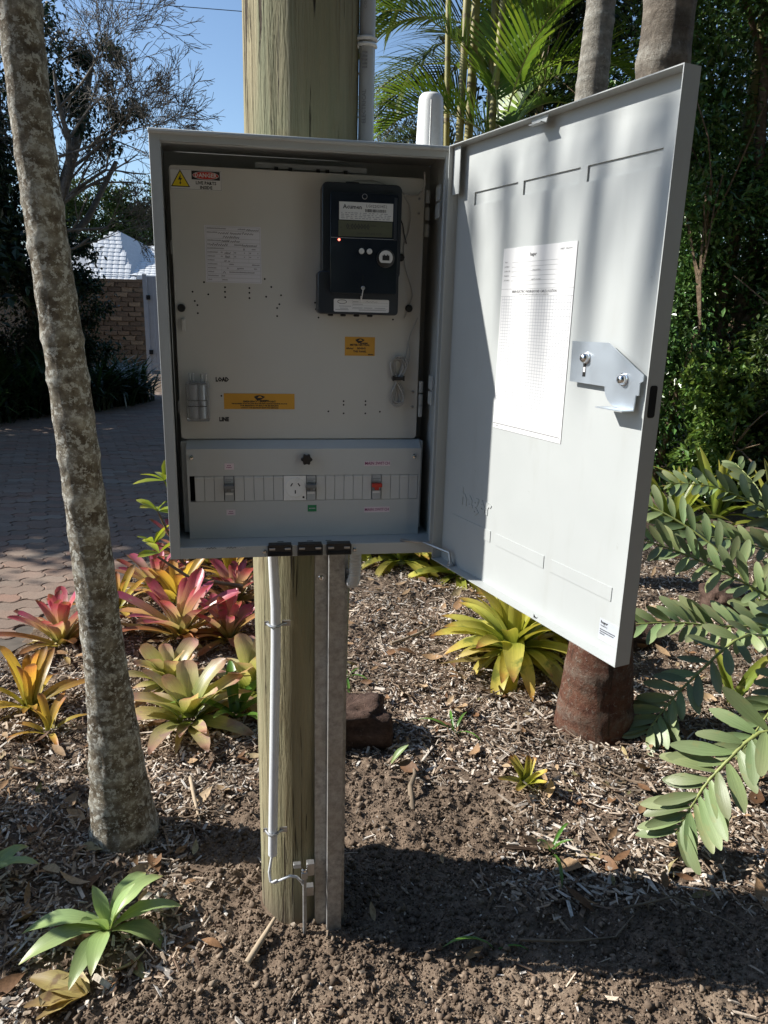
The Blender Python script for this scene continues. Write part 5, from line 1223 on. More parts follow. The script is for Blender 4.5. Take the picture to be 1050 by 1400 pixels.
stick("bent dark root on the soil right of the pole, beside its shadow", [(.43, .70, .0), (.44, .80, .035), (.475, .88, .04), (.49, .98, .012)], .014, m_stem)
stick("long straw stick leaning in the dirt between trunk and pole", [(-.40, 1.0, .01), (-.375, .86, .03), (-.34, .72, .015)], .008, m_bone)
stick("thin curved twig in the pole's shadow at right", [(.98, .12, .02), (1.15, .14, .03), (1.30, .05, .02), (1.33, -.04, .01)], .0045, m_stem)
stick("wavy twig in the shadow, lower right of centre", [(.62, .06, .02), (.78, .04, .02), (.92, .05, .02), (1.0, .10, .02)], .005, m_stem)
stick("two-pronged pale twig lying mid bed right of the pole", [(.58, 2.06, .02), (.74, 2.14, .03), (.86, 2.26, .02)], .009, m_bone)
dl = thing("dead_leaf_clump", "shrivelled straw-yellow leaf clump at the bottom left corner", "leaves", (-.615, .05, float(gz(-.615, .05)) + .012))
dm = variants("a", [(.17, .060, 14, -6), (.15, .056, 6, 4)], m_dead, prof=[(0, .5), (.3, 1), (.7, .8), (.95, .35), (1, .1)], chan=.34, wav=.2)
for a_, s_, t_ in ((3.35, 1.0, .1), (2.75, 1.0, -.2), (3.75, .85, .3), (2.2, .6, .2)): inst(rr.choice(dm), "leaf", dl, (.03, 0, 0), (t_, 0, a_), s_)
for k, (x, y, a_, lab) in enumerate([(-.60, .155, 2.0, "curled yellow leaf just under the pale green front plant"), (-.80, 1.15, .5, "single pale leaf lying on mulch left of the ringed trunk's foot"), (1.02, .36, 2.6, "dry brown leaf on the mulch under the big cycad frond"), (.40, .99, .3, "round green leaf on dark soil in the pole's shadow")]):
    f = thing("fallen_leaf", lab, "leaf", (x, y, float(gz(x, y)) + .016)); inst(dm[k % 2] if k != 3 else li_b[0], "blade", f, (0, 0, 0), (.1, .2, a_), .55)

# ------------------------------------------------------------------ near trunks
lt = thing("leaning_palm", "slim leaning palm with ringed lichen-spotted trunk at front left", "palm", (-.597, .70, 0))
P, F = trunk_mesh("trunk", [(-0.59, 0.7, -0.14, 0.142), (-0.594, 0.7, -0.02, 0.122), (-0.5953, 0.7003, 0.0376, 0.1096), (-0.6002, 0.7003, 0.155, 0.0979), (-0.606, 0.7003, 0.3264, 0.0842), (-0.6119, 0.7003, 0.576, 0.0695), (-0.6188, 0.7003, 0.7522, 0.0617), (-0.6315, 0.7003, 1.0861, 0.0587), (-0.6452, 0.7003, 1.3945, 0.0578), (-0.6657, 0.7003, 1.7518, 0.0538), (-0.6814, 0.7003, 2.0151, 0.0519), (-0.6932, 0.7003, 2.2619, 0.0519), (-0.699, 0.7003, 2.5497, 0.0538), (-0.7264, 0.7101, 3.3662, 0.0538), (-0.9027, 0.7493, 7.8696, 0.049)], m_bark1, .118, .0058, .042, 64, 420, 2)
me = raw_mesh("trunk", P, F, [m_bark1]); me.attributes.new("ring", "FLOAT", "POINT").data.foreach_set("value", RING["trunk"]); mesh_obj(me, "trunk", lt, -ORG[lt.name])
rp = thing("red_based_palm", "stout palm with flared red-brown base behind the door's lower corner", "palm", (1.37, 1.2, 0))
P, F = trunk_mesh("trunk", [(1.374, 1.2, -.15, .195), (1.373, 1.2, -.02, .180), (1.370, 1.2, .15, .160), (1.368, 1.2, .5, .128), (1.368, 1.2, 1.2, .108), (1.367, 1.2, 2.3, .094), (1.362, 1.2, 2.9, .088), (1.36, 1.2, 5.6, .085)], m_bark2, .20, .008, .03, 56, 320, 8)
zf = P[F[:, 0], 2]
me = raw_mesh("trunk", P, F, [m_bark2, m_bark4], mi=(zf > 1.0).astype(int)); me.attributes.new("ring", "FLOAT", "POINT").data.foreach_set("value", RING["trunk"]); mesh_obj(me, "trunk", rp, -ORG[rp.name])
pp = thing("pale_trunked_palm", "pale grey ringed palm trunk rising behind the open door", "palm", (1.83, 3.0, 0))
P, F = trunk_mesh("trunk", [(1.80, 3.0, -.1, .15), (1.82, 3.0, .4, .12), (1.85, 3.0, 2.4, .096), (1.859, 3.0, 3.07, .092), (1.871, 3.0, 3.56, .080), (1.88, 3.0, 6.0, .075)], m_bark3, .11, .006, .02, 48, 300, 5)
me = raw_mesh("trunk", P, F, [m_bark3]); me.attributes.new("ring", "FLOAT", "POINT").data.foreach_set("value", RING["trunk"]); mesh_obj(me, "trunk", pp, -ORG[pp.name])

# palm fronds ---------------------------------------------------------
def frond_mesh(L_, nl, ll, w, e0, e1, hang, mat, mstalk, seed, vee=.35, start=.12, fwd=.55):
    rr = random.Random(seed); V = []; F = []; UV = []; MI = []; n_ = 24; pts = []; x = z = 0
    for i in range(n_ + 1):
        e = math.radians(e0 + (e1 - e0) * (i / n_) ** 1.3)
        if i: x += math.cos(e) * L_ / n_; z += math.sin(e) * L_ / n_
        pts.append((Vector((x, 0, z)), Vector((math.cos(e), 0, math.sin(e)))))
    for i, (p, d) in enumerate(pts):
        r_ = .012 * (1 - .8 * i / n_); nrm = Vector((-d.z, 0, d.x))
        for a_ in range(4):
            o_ = Vector((0, r_, 0)) * math.cos(a_ * 1.5708) + nrm * r_ * math.sin(a_ * 1.5708); V.append(tuple(p + o_)); UV.append((.5, 0))
        if i:
            for a_ in range(4): F.append(((i - 1) * 4 + a_, (i - 1) * 4 + (a_ + 1) % 4, i * 4 + (a_ + 1) % 4, i * 4 + a_)); MI.append(1)
    for i in range(nl):
        t_ = start + (1 - start) * (i + .5) / nl; k = t_ * n_; i0 = min(int(k), n_ - 1); p = pts[i0][0].lerp(pts[i0 + 1][0], k - i0); T_ = pts[i0][1]; nrm = Vector((-T_.z, 0, T_.x))
        l_ = ll * (.45 + .75 * math.sin(math.pi * min(1, (t_ * .80 + .15)))) * rr.uniform(.88, 1.08)
        for sd in (1, -1):
            d = (T_ * (fwd + .5 * t_) + Vector((0, sd, 0)) * (1.0 - .35 * t_) + nrm * (vee + rr.uniform(-.1, .1))).normalized(); pos = p.copy(); base = len(V); wv = nrm * .4 + T_
            for s_ in range(5):
                u = s_ / 4; ww = w * (.55, 1, .9, .6, .05)[s_] / 2
                side = d.cross(nrm).normalized()
                V += [tuple(pos - side * ww), tuple(pos + side * ww)]; UV += [(0, u), (1, u)]
                d = (d + Vector((0, 0, -hang * (.25 + u) * .5))).normalized(); pos = pos + d * l_ / 4
                if s_: F.append((base + 2 * s_ - 2, base + 2 * s_ - 1, base + 2 * s_ + 1, base + 2 * s_)); MI.append(0)
    return raw_mesh("frond", V, F, [mat, mstalk], False, UV, MI)
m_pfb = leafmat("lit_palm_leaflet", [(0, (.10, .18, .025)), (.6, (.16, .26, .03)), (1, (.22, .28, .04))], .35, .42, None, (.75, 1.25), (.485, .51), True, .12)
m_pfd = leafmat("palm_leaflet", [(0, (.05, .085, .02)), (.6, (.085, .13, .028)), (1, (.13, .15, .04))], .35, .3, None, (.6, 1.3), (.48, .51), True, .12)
m_stalk = plain("palm_stalk", (.28, .30, .09), .5, var=.2)
t = NT("palm_cane"); v = t.coords("Object", (1, 1, 1)); w_ = t.n("ShaderNodeTexWave"); w_.bands_direction = 'Z'; w_.inputs["Scale"].default_value = 1.6; w_.inputs["Distortion"].default_value = .6; t.l(v, w_.inputs[0])
m_cane = t.fin(t.mix(t.mapr(w_.outputs["Fac"], .93, .98, 0, .8), t.ramp(t.noise(v, 4, 4), [(.3, (.20, .19, .06)), (.7, (.36, .31, .12))]), (.16, .11, .06)), .5)
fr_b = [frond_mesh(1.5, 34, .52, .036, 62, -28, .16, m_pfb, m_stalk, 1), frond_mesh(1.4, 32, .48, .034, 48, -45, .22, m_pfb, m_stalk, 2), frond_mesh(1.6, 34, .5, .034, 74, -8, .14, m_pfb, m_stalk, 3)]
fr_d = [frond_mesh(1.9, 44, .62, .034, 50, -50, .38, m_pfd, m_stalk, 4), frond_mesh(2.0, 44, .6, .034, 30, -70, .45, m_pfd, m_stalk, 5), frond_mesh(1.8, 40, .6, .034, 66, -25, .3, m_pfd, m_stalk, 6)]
def clump(label, base, canes, fronds, mes, seed, group="palm clumps behind the cabinet"):
    pl = thing("clumping_palm", label, "palm", base, group); rr = random.Random(seed)
    for (x0, y0, x1, y1, h_, r_) in canes:
        q = MB(); q.tube([(x0 + (x1 - x0) * (i / 8) ** 1.2, y0 + (y1 - y0) * i / 8, -.05 + h_ * i / 8) for i in range(9)], [r_ * (1.15 - .35 * i / 8) for i in range(9)], 10, m_cane); q.build("stem", pl, 60)
    for (x, y, z, az, s_, k) in fronds:
        inst(mes[k % 3], "frond", pl, Vector((x, y, z)) - Vector(base), (rr.uniform(-.2, .2), rr.uniform(-.1, .1), math.radians(az)), s_)
    return pl
clump("clumping palm with bright sunlit fronds and slim yellow canes, behind the door's top left", (1.75, 5.0, 0), [(1.55, 5.0, 1.60, 5.0, 5.6, .036), (1.66, 5.1, 1.70, 5.1, 5.8, .040), (1.74, 5.0, 1.90, 5.0, 4.6, .036), (1.9, 5.1, 1.84, 5.1, 5.9, .045), (1.6, 5.2, 1.5, 5.3, 4.5, .03)],
      [(1.90, 4.85, 3.15, 20, .85, 0), (1.88, 4.8, 3.1, 165, .8, 1), (1.92, 4.8, 3.4, -60, .85, 2), (1.86, 4.85, 3.35, 100, .85, 2), (1.95, 4.8, 2.9, -15, .8, 1), (1.80, 4.9, 3.6, 60, .9, 2), (1.72, 5.0, 4.3, 200, .9, 0), (1.75, 5.0, 4.5, 30, .9, 0), (1.85, 5.0, 4.6, -30, 1, 1), (1.6, 5.0, 4.4, 140, 1, 2), (1.9, 5.0, 4.2, 80, 1, 2), (2.0, 4.9, 3.9, 0, .8, 0), (1.7, 5.1, 3.3, 185, .7, 1), (1.7, 5.1, 3.7, 170, .75, 0), (2.0, 5.2, 3.2, 15, .8, 2), (2.05, 5.2, 3.6, -20, .8, 1), (1.95, 5.3, 4.3, 40, .9, 0), (1.65, 5.1, 4.1, 190, .8, 2)], fr_b, 1)
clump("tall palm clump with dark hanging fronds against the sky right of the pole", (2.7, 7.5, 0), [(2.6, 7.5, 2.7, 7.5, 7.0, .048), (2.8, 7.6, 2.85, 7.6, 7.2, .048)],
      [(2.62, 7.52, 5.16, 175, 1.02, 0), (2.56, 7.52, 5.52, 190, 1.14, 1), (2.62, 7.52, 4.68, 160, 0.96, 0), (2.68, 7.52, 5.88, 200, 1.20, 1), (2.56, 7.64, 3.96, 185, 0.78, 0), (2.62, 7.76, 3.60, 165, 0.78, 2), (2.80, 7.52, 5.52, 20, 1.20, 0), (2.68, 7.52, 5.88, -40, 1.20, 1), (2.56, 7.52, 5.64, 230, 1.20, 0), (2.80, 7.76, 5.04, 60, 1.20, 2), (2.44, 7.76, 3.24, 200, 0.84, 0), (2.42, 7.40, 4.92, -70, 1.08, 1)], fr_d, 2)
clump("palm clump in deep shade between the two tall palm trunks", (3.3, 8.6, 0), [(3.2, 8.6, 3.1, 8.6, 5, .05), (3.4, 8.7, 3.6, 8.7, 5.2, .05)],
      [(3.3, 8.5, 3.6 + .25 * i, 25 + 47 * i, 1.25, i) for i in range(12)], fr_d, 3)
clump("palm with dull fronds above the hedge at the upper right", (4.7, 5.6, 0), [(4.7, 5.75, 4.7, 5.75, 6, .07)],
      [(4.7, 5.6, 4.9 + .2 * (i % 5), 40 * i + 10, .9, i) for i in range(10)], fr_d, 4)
# crown of the leaning palm (above the frame)
rr = random.Random(12)
for i in range(11):
    inst(fr_d[i % 3], "frond", lt, Vector((-.92, .80, 7.95)) - ORG[lt.name], (rr.uniform(-.1, .1), 0, math.radians(33 * i + rr.uniform(-8, 8))), 1.15)
# a second palm left of the frame: the tips of its fronds lay the soft streaks on the open door
sp_ = thing("side_palm", "slender palm standing left of the photo, its fronds above the view", "palm", (-4.7, 0.0, 0))
q = MB(); q.tube([(-4.7, .0, -.1), (-4.6, .1, 2.5), (-4.4, .0, 4.6), (-4.3, .0, 5.4)], [.11, .07, .06, .055], 12, m_bark3); q.build("trunk", sp_, 60)
fr_s = frond_mesh(1.9, 11, .50, .06, 26, -45, 2.2, m_pfd, m_stalk, 9, vee=-.7, fwd=.05)
for az, k, s_ in ((88, -1, .78), (-40, 2, .8), (-95, 2, .8), (-150, 2, .8)):
    inst(fr_s if k < 0 else fr_d[k], "frond", sp_, Vector((-4.3, .0, 5.42)) - ORG[sp_.name], (0, 0, math.radians(az)), s_)
# ================================================================== BACKGROUND
m_lite = leafmat("light_green_leaf", [(0, (.09, .16, .035)), (1, (.17, .27, .06))], .3, .35, None, (.6, 1.4), (.47, .52), True, .1)
# glossy dark hedge on the right
gH = "dark shrubs making the hedge on the right"
kwH = dict(clusters=130, spread=.22, droop=.25, ratio=.5, out=.8)
def shrub(label, x, y, h_, w, n, seed, blobs=None, mat=None, size=.075, name="hedge_shrub", group=gH, kw=None, limb=True):
    rr = random.Random(seed)
    blobs = blobs or [(x + rr.uniform(-.25, .25) * w, y + rr.uniform(-.2, .2) * w, h_ * f, w * rr.uniform(.55, .75), w * rr.uniform(.5, .7), h_ * .17) for f in (.12, .27, .42, .57, .72, .87)]
    ls = [((x + rr.uniform(-.1, .1), y, -.05), (rr.uniform(-.25, .25), rr.uniform(-.3, .1), 1), h_ * .42, .04, 2) for _ in range(2)] if limb else None
    return tree(name, label, "shrub" if name == "hedge_shrub" else "tree", (x, y, 0), group, (blobs, n, size, mat or m_hedge, kw or kwH), None, ls)
shrub("dark glossy shrub directly right of the open door's outer edge", 4.05, 5.6, 4.6, 1.0, 26000, 1)
shrub("dark glossy shrub with brown limbs at the photo's right edge", 5.2, 5.6, 5.2, 1.15, 28000, 2)
shrub("dark shrub behind the brown limbs, upper right", 4.7, 7.2, 6.6, 1.25, 18000, 3)
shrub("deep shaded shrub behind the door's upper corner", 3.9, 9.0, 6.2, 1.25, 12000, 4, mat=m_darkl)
shrub("tall dark shrub farthest right behind the hedge", 6.6, 7.4, 6.4, 1.5, 13000, 5)
shrub("leafy light green shrub catching the sun at the right edge, above the strappy plants", 4.15, 4.75, 1.5, .5, 5200, 61, mat=m_lite, size=.085)
shrub("tall light green shrub against the dark hedge at the photo's right edge", 5.0, 5.0, 3.0, .5, 6500, 62, mat=m_lite, size=.085)
shrub("low bright-tipped shrub at the right edge below the brown limbs", 4.75, 4.7, 1.9, .62, 8000, 6, mat=m_midl, size=.07)
q = MB()
lb = thing("forked_brown_tree", "brown forked trunk showing through the hedge at right", "tree", (4.75, 5.5, 0))
q.tube([(4.75, 5.5, -.05), (4.72, 5.5, .8), (4.70, 5.5, 1.9), (4.80, 5.5, 2.3), (4.72, 5.5, 3.0), (4.62, 5.5, 4.0), (4.66, 5.5, 5.2)], [.10, .085, .075, .06, .05, .045, .03], 10, m_bark5)
q.tube([(4.70, 5.45, 1.7), (4.95, 5.4, 2.05), (5.3, 5.35, 2.5), (5.8, 5.3, 3.3)], [.07, .065, .06, .04], 10, m_bark5)
q.tube([(4.72, 5.5, .9), (4.45, 5.4, 1.6), (4.42, 5.4, 2.3), (4.6, 5.4, 3.2)], [.07, .06, .05, .03], 9, m_bark5)
for d0 in ((-.6, -.2, .8), (.5, -.2, .9), (.1, -.4, 1)): limbs(q, (4.66, 5.5, 4.0), d0, 1.0, .03, 3, m_bark5)
q.build("trunk", lb, 60)
mesh_obj(crown_mesh("crown", [(4.7, 5.5, 4.9, .9, .6, .5), (5.5, 5.4, 3.6, .5, .4, .35)], 4500, .075, m_hedge, **kwH), "crown", lb, -Vector((4.75, 5.5, 0)))
# trees behind the palms
gT = "trees behind the palms"
kwT = dict(clusters=90, spread=.25, droop=.2, ratio=.5, out=.7)
shrub("fine-leaved olive grey tree against the sky just right of the pole", 1.9, 11, 5.6, 1.4, 15000, 11, blobs=[(1.75, 11, 4.6, .75, .7, .65), (2.4, 11.3, 4.3, .8, .7, .7), (1.3, 11, 3.4, .9, .7, .7), (2.2, 11, 3.1, 1.0, .8, .8), (1.4, 11, 2.0, 1, .8, .8)], mat=m_oliv, size=.085, name="broadleaf_tree", group=gT, kw=dict(clusters=110, spread=.22, droop=.1, ratio=.35, out=.7))
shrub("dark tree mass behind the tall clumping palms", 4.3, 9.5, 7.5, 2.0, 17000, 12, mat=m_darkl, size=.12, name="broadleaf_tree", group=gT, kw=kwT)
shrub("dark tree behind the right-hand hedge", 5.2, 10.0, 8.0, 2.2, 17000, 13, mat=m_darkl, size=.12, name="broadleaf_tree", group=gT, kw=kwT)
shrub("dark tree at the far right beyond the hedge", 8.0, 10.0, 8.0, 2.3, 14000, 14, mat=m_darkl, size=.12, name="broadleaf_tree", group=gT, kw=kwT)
shrub("low green tree seen in the gap behind the cabinet's top", .9, 13.0, 3.2, 1.4, 12000, 15, mat=m_midl, size=.12, name="broadleaf_tree", group=gT, kw=kwT)
# left: dark tree, bare tree
gL = "dark trees along the driveway's left"
def far_tree(name, label, cat, base, group, crown, paths, ls, bk, f=1.4):
    def S(x, y, z): return (-.09 + (x + .09) * f, -1.6 + (y + 1.6) * f, max(.25, 1.79 + (z - 1.79) * f))
    blobs = [S(*b_[:3]) + tuple(q_ * f for q_ in b_[3:]) for b_ in crown[0]]
    pth = [[S(*p_[:3])[:2] + (-.05 if p_[2] < 0 else S(*p_[:3])[2], p_[3] * f * .7) for p_ in path] for path in paths]
    return tree(name, label, cat, S(*base)[:2] + (0,), group, (blobs, crown[1], crown[2] * f * .8, crown[3], crown[4]), pth, ls, bk)
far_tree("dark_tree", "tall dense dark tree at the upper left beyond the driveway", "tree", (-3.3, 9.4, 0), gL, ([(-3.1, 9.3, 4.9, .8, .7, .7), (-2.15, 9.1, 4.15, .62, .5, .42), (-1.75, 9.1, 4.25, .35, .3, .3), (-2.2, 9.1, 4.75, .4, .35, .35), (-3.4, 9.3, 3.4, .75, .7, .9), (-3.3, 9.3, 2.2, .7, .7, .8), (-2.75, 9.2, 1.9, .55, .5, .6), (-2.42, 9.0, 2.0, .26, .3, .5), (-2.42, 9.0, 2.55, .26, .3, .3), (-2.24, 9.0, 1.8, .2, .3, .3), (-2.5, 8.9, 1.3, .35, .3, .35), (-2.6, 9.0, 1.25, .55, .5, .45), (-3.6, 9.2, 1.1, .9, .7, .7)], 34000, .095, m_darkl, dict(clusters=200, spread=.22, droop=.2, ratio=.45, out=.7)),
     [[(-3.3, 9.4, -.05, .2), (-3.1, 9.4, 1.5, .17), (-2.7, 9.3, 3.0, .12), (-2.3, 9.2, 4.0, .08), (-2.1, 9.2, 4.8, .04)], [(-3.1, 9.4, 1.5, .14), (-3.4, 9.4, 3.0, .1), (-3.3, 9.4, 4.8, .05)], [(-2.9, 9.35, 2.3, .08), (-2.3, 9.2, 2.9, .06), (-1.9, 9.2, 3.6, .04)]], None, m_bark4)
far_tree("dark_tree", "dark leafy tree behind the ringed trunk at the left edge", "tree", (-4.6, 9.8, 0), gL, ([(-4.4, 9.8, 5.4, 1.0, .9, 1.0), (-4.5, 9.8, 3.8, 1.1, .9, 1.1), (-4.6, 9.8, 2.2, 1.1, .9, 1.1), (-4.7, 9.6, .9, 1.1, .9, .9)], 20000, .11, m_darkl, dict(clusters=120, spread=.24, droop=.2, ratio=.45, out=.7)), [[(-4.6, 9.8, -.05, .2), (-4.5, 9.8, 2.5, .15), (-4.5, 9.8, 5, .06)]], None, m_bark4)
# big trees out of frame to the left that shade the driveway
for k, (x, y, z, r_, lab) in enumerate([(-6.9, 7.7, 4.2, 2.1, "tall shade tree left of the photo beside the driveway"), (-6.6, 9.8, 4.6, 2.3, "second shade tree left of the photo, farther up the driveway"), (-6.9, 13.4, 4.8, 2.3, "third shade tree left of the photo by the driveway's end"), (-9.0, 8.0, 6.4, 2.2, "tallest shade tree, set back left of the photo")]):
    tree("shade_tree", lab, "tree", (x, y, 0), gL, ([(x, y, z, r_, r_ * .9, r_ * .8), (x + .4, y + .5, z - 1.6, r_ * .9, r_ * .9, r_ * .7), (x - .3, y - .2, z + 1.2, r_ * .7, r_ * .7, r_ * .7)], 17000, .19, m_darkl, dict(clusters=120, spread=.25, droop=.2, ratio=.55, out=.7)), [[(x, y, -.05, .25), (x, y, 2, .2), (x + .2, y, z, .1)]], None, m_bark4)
bt = thing("bare_tree", "leafless grey tree with fine twigs spreading over the blue sky", "tree", (-2.48, 8.0, 0))
q = MB(); q.tube([(-2.48, 8, -.05), (-2.48, 8, 1.2), (-2.46, 8, 2.3), (-2.35, 8, 2.9), (-2.22, 8, 3.3), (-2.2, 8, 3.6), (-2.28, 8, 3.95), (-2.3, 8, 4.3)], [.10, .08, .065, .05, .04, .032, .025, .015], 9, m_barkb)
for (p0, d0, L_, r_) in [((-2.35, 8, 2.9), (.9, -.1, .55), .62, .040), ((-2.35, 8, 2.9), (.65, .2, .8), .66, .042), ((-2.45, 8, 2.6), (.95, .1, .22), .60, .036), ((-2.35, 8, 2.9), (.25, -.1, 1), .66, .042), ((-2.4, 8, 2.8), (-.3, .2, 1), .62, .035), ((-2.55, 8, 2.3), (.9, -.2, .35), .55, .03), ((-2.2, 8, 3.3), (.85, 0, .55), .64, .034), ((-2.2, 8, 3.6), (.6, 0, .8), .64, .03), ((-2.3, 8, 3.9), (.8, .1, .6), .6, .03), ((-2.3, 7.9, 3.4), (.9, -.2, .3), .55, .03)]:
    limbs(q, p0, d0, L_ * 1.02, r_ * .62, 7, m_barkb, .36, .05, 5, 3, (2, 3), .755, .0027)
q.build("branches", bt, 0)
# strappy clumps along the driveway
m_agap = leafmat("dark_strap_leaf", [(0, (.018, .040, .012)), (1, (.035, .075, .02))], .35, .2, None, (.5, 1.5), (.48, .52), True, .1)
def strap_clump_mesh(n_, L_, w):
    V = []; F = []; UV = []
    for i in range(n_):
        a_ = rng.uniform(0, 6.28); e = math.radians(rng.uniform(50, 88)); l_ = L_ * rng.uniform(.6, 1.1); p = Vector((rng.normal(0, .12), rng.normal(0, .12), 0)); sd = Vector((-math.sin(a_), math.cos(a_), 0)); bs = len(V); bend = rng.uniform(.7, 1.7)
        for s_ in range(5):
            u = s_ / 4; ww = w * (.7, 1, 1, .7, .05)[s_] / 2; V += [tuple(p - sd * ww), tuple(p + sd * ww)]; UV += [(0, u), (1, u)]
            ee = e - bend * u * 1.2; p = p + Vector((math.cos(a_) * math.cos(ee), math.sin(a_) * math.cos(ee), math.sin(ee))) * l_ / 4
            if s_: F.append((bs + 2 * s_ - 2, bs + 2 * s_ - 1, bs + 2 * s_ + 1, bs + 2 * s_))
    return raw_mesh("leaves", V, F, [m_agap], True, UV)
cm = [strap_clump_mesh(150, .95, .05) for _ in range(3)]
gC = "dark strappy clumps along the driveway's far edge"
names = ["nearest dark strappy clump at the photo's left edge", "dark strappy clump left of the ringed trunk, second from the edge", "dark strappy clump partly behind the ringed trunk", "dark strappy clump just right of the ringed trunk", "dark strappy clump below the brick wall", "dark strappy clump nearest the white gate", "strappy clump in the back row behind the leftmost", "strappy clump in the back row behind the trunk", "strappy clump in the back row under the brick wall", "strappy clump in the back row at far left", "strappy clump in the back row by the gate", "topmost strappy clump against the dark tree"]
pos = [(-4.5, 11.0, 1.15), (-4.0, 11.4, 1.2), (-3.55, 11.9, 1.15), (-3.1, 12.4, 1.2), (-2.75, 13.0, 1.1), (-2.55, 13.6, 1.05), (-4.6, 12.0, 1.5), (-3.9, 12.6, 1.45), (-3.2, 13.4, 1.3), (-5.3, 11.6, 1.5), (-2.9, 14.2, 1.2), (-4.3, 10.7, 1.0)]
for k, ((x, y, s_), lab) in enumerate(zip(pos, names)):
    o = inst(cm[k % 3], "strappy_clump", None, (x, y, 0), (0, 0, k * 1.7), s_); tag(o, lab, "plant", gC)
# ------------------------------------------------------------------ stone wall, gate, house
m_stone = NT("sandstone"); oi = m_stone.n("ShaderNodeObjectInfo"); v = m_stone.coords("Object", (1, 1, 1))
c = m_stone.ramp(oi.outputs["Random"], [(0, (.09, .058, .035)), (.4, (.17, .11, .066)), (.7, (.12, .078, .048)), (1, (.24, .165, .10))]); n_ = m_stone.noise(v, 14, 5)
m_stone = m_stone.fin(m_stone.hsv(c, m_stone.mapr(n_, .3, .7, .7, 1.2)), .9, 0, m_stone.bump(n_, .5, .02))
m_mort = plain("mortar", (.16, .125, .09), .95, var=.2)
wl = thing("stone_wall", "rough brown stone wall at the driveway's end, left of the gate", "wall", (-5.2, 22, 0))
q = MB(); q.box((-8.4, 22.02, -.1), (-3.42, 22.4, 2.5), m_mort); q.build("wall_core", wl, 0)
blk = []
for s_ in range(4):
    q = MB(); rr = random.Random(s_); w = .17; h_ = .062
    vs_ = [(sx_ * w + rr.uniform(-.02, .02), 0 if sy_ < 0 else .06, sz_ * h_ + rr.uniform(-.012, .012)) for sx_ in (-1, 1) for sy_ in (-1, 1) for sz_ in (-1, 1)]
    q.add(vs_, [(0, 4, 5, 1), (4, 6, 7, 5), (6, 2, 3, 7), (2, 0, 1, 3), (1, 5, 7, 3), (0, 2, 6, 4)], m_stone); o_ = q.build("stone", None, 0, .01); blk.append(o_.data); bpy.data.objects.remove(o_)
rr = random.Random(6); cnt = 0
for row in range(18):
    x = -3.60 - (row % 2) * .17
    while x > -8.2:
        near = x > -5.6
        if near and cnt < 250:
            inst(rr.choice(blk), "stone", wl, (x + 5.2, -.035 + rr.uniform(-.02, .02), .08 + row * .138), (0, 0, rr.uniform(-.03, .03)), (rr.uniform(.85, 1.05), 1, 1)); cnt += 1
        x -= .36
b = MB(); b.box((-8.42, 21.96, 2.5), (-3.40, 22.44, 2.58), m_stone); b.build("coping", wl, 0)
m_gate = plain("pale_gate_paint", (.34, .36, .385), .5, var=.05)
gt = thing("driveway_gate", "tall pale grey metal gate standing open at the driveway's end", "gate", (-2.9, 20, 0))
q = MB(); q.box((-3.22, 19.95, .02), (-3.12, 20.05, 2.66), m_gate); q.build("gate_post", gt)
for k in range(8):
    q = MB(); q.box((-3.11 + k * .15, 19.98, .12), (-2.965 + k * .15, 20.0, 2.6), m_gate); q.build("gate_board", gt)
q = MB(); q.box((-3.11, 20.001, .3), (-1.9, 20.03, .42), m_gate); q.box((-3.11, 20.001, 2.2), (-1.9, 20.03, 2.32), m_gate); q.build("gate_rail", gt)
for z in (.55, 2.0):
    q = MB(); q.box((-3.14, 19.93, z), (-3.04, 19.98, z + .12), m_dark); q.build("gate_hinge", gt)
hs = thing("house", "pale house with light tiled roof behind the stone wall", "house", (-4, 30, 0))
m_wallh = plain("pale_render", (.52, .56, .62), .8, var=.04); m_tile = NT("pale_roof_tile"); oi = m_tile.n("ShaderNodeObjectInfo"); c = m_tile.ramp(oi.outputs["Random"], [(0, (.60, .61, .61)), (1, (.70, .71, .71))]); m_tile = m_tile.fin(c, .6)
m_roofb = plain("roof_underlay", (.50, .505, .51), .7); m_gut = plain("gutter_white", (.62, .64, .66), .5)
q = MB(); q.box((-9, 30.4, 0), (3.5, 36, 2.95), m_wallh); q.build("wall", hs, 0)
q = MB(); q.box((-5.0, 30.37, .9), (-4.4, 30.4, 2.2), m_dark); q.build("window", hs, 0)
q = MB(); EZ, RZ, EY, RY = 2.98, 4.32, 29.9, 32.6
q.add([(-9.4, EY, EZ), (4, EY, EZ), (4, RY, RZ), (-9.4, RY, RZ)], [(0, 1, 2, 3)], m_roofb); q.add([(-9.4, RY, RZ), (4, RY, RZ), (4, 36.2, EZ), (-9.4, 36.2, EZ)], [(0, 1, 2, 3)], m_roofb)
pk = (-5.75, 31.6, 4.78)
q.add([(-8.2, 29.7, 2.75), (-4.9, 29.7, 2.75), pk, (-8.2, 33, 2.75), (-3.9, 33.0, 3.9)], [(0, 1, 2), (1, 4, 2), (0, 2, 3)], m_roofb)
rf = q.build("roof", hs, 0)
sl = Vector((0, RY - EY, RZ - EZ)); SL = sl.length; sl.normalize(); pitch_ = math.atan2(sl.z, sl.y)
TW, TL = .23, .22
q = MB(); h2 = TW / 2 - .004
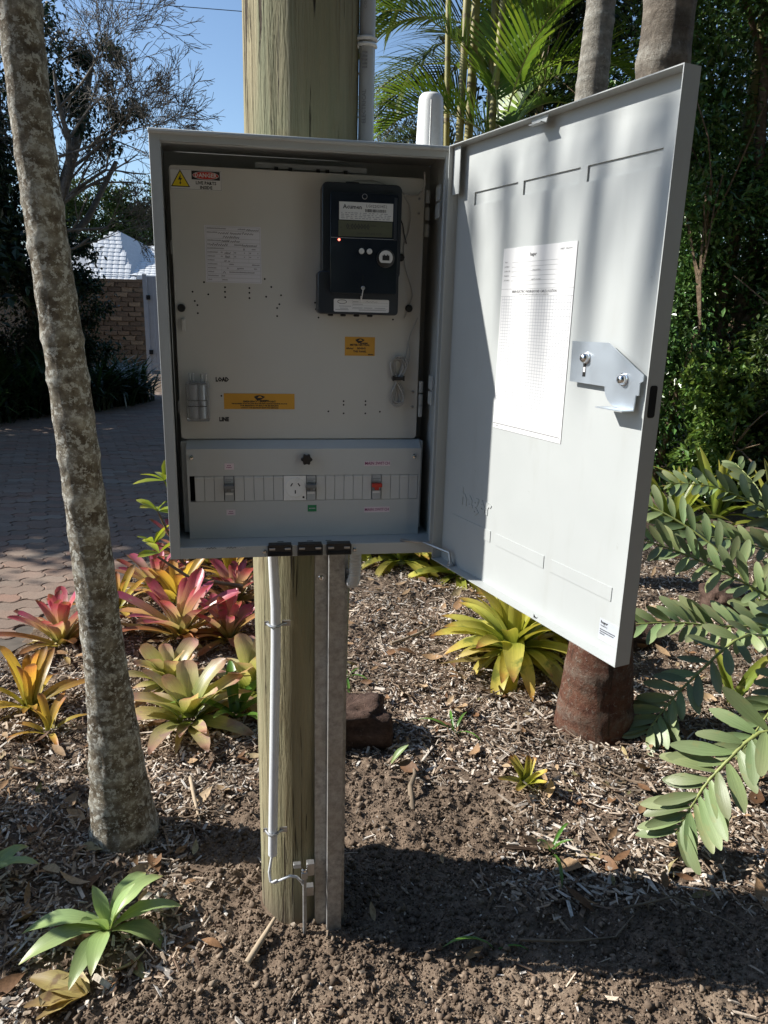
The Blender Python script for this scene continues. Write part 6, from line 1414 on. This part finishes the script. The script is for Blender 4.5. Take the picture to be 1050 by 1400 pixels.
q.add([(-h2, 0, .0), (h2, 0, .0), (h2, TL + .03, .0), (-h2, TL + .03, .0), (-h2, 0, .016), (-h2 * .4, 0, .022), (h2 * .4, 0, .022), (h2, 0, .016), (-h2, TL + .03, .006), (-h2 * .4, TL + .03, .016), (h2 * .4, TL + .03, .016), (h2, TL + .03, .006)], [(0, 1, 7, 6, 5, 4), (4, 5, 9, 8), (5, 6, 10, 9), (6, 7, 11, 10), (0, 4, 8, 3), (1, 2, 11, 7)], m_tile); o_ = q.build("roof_tile", None, 0); tm = o_.data; bpy.data.objects.remove(o_)
for r_ in range(int(SL / TL)):
    for c_ in range(11):
        p = Vector((-6.1 + c_ * TW, EY, EZ + .02)) + sl * (r_ * TL) - Vector((-4, 30, 0)); inst(tm, "roof_tile", rf, p, (pitch_ - .06, 0, 0))
A_, B_, Cc = Vector((-8.2, 29.7, 2.75)), Vector((-4.9, 29.7, 2.75)), Vector(pk)
up_ = Vector((0, pk[1] - 29.7, pk[2] - 2.75)); UL = up_.length; up_.normalize(); pit2 = math.atan2(up_.z, up_.y)
for r_ in range(int(UL / TL)):
    f = r_ * TL / UL
    xl_ = A_.x + (pk[0] - A_.x) * f; xr_ = B_.x + (pk[0] - B_.x) * f
    x = max(xl_, -6.7) + .1
    while x < xr_ - .08:
        inst(tm, "roof_tile", rf, Vector((x, 29.7, 2.77)) + up_ * (r_ * TL) - Vector((-4, 30, 0)), (pit2 - .06, 0, 0)); x += TW
q = MB(); q.box((-4.85, 29.78, 2.86), (4, 29.9, 2.99), m_gut); q.box((-8.3, 29.58, 2.62), (-4.8, 29.7, 2.76), m_gut); q.build("gutter", hs, 0)
tree("clipped_hedge", "tall green hedge trees behind the pale tiled roof", "hedge", (-7, 40, 0), None, ([(-9.5, 40, 6.2, 1.8, 1.2, 1.6), (-7.4, 40, 6.4, 1.5, 1.2, 1.5), (-5.6, 40, 6.5, 1.4, 1.2, 1.5), (-3.6, 40, 6.4, 1.6, 1.2, 1.5), (-7, 40, 4.4, 3.4, 1.2, 1.6), (-3.4, 40, 4.4, 2.4, 1.2, 1.6)], 24000, .24, m_midl, dict(clusters=220, spread=.2, droop=.2, ratio=.5, out=.7)), [[(-7.0, 40, -.1, .2), (-7.0, 40, 5, .12)], [(-4.4, 40, -.1, .2), (-4.4, 40, 5, .12)]])
# far wood closing the view all round
n = 9000; th = rng.uniform(-1.6, 1.9, n); d = rng.uniform(55, 80, n); x = d * np.sin(th); y = d * np.cos(th); z = rng.random(n) ** 1.2 * (4.5 + 1.5 * vnoise(th * 9, th * 0)) 
P_ = np.stack([x, y, z], -1); dd = rng.normal(size=(n, 3)); dd /= np.linalg.norm(dd, axis=1)[:, None]; s_ = np.cross(dd, [0, 0, 1.]); L_ = 1.1
V = np.stack([P_, P_ + dd * L_ * .5 + s_ * L_ * .45, P_ + dd * L_, P_ + dd * L_ * .5 - s_ * L_ * .45], 1).reshape(-1, 3); V[:, 2] = np.maximum(V[:, 2], 0)
F = (np.arange(n)[:, None, None] * 4 + np.array([(0, 1, 2), (0, 2, 3)])[None]).reshape(-1, 3)
tag(mesh_obj(raw_mesh("far_wood", V, F, [m_darkl], False, np.tile(np.array([(.5, 0), (1, .5), (.5, 1), (0, .5)]), (n, 1))), "far_wood"), kind="stuff")
# unseen trees added behind the viewer, made tall to block sky fill
for k, (x, y, lab) in enumerate([(-7.5, -8.5, "broad tree behind the viewer's left shoulder"), (-3.2, -9.0, "unseen tree added behind the viewer, left of the middle, to block sky light"), (1.2, -9.2, "unseen tree added straight behind the viewer to block sky light"), (5.6, -8.6, "unseen tree added behind the viewer, right of the middle, to block sky light"), (9.6, -6.5, "broad tree behind the viewer's right shoulder"), (10.5, -1.5, "broad tree well off to the viewer's right")]):
    tree("sky_block_tree", lab, "tree", (x, y, 0), "added sky-blocking trees behind the viewer", ([(x, y, 1.4, 2.4, 1.2, 1.4), (x, y, 4.2, 2.6, 1.4, 2.0), (x + .3, y, 7.6, 2.5, 1.4, 2.0), (x - .3, y, 10.8, 2.2, 1.4, 1.8)], 15000, .38, m_midl, dict(clusters=80, spread=.3, droop=.2, ratio=.55, out=.7)), [[(x, y, -.05, .25), (x, y, 3, .2), (x, y, 10, .08)]], None, m_bark4)
# leafy shrub left of the frame that shades the front left corner
tree("garden_shrub", "leafy shrub just outside the left edge that shades the front mulch", "shrub", (-1.85, .90, 0), None, ([(-1.85, .90, .72, .26, .30, .26), (-1.95, .85, .5, .26, .28, .24), (-1.75, .72, .55, .2, .2, .2)], 2600, .10, m_midl, dict(clusters=40, spread=.26, droop=.2, ratio=.55, out=.7)), [[(-1.85, .90, -.05, .03), (-1.85, .90, .7, .015)]])
# overhead wires
m_cable = plain("black_wire", (.02, .02, .022), .6)
for k, (z0, lab) in enumerate([(7.16, "upper thin black overhead wire crossing the sky"), (6.97, "lower thin black overhead wire crossing the sky")]):
    b = MB(); b.tube([(-14 + 2 * i, 14, z0 - .06 + .0035 * (i - 7) ** 2 + .02 * i) for i in range(16)], .007, 5, m_cable); tag(b.build("overhead_wire", None, 0, loc=(-14, 14, z0)), lab, "wire")
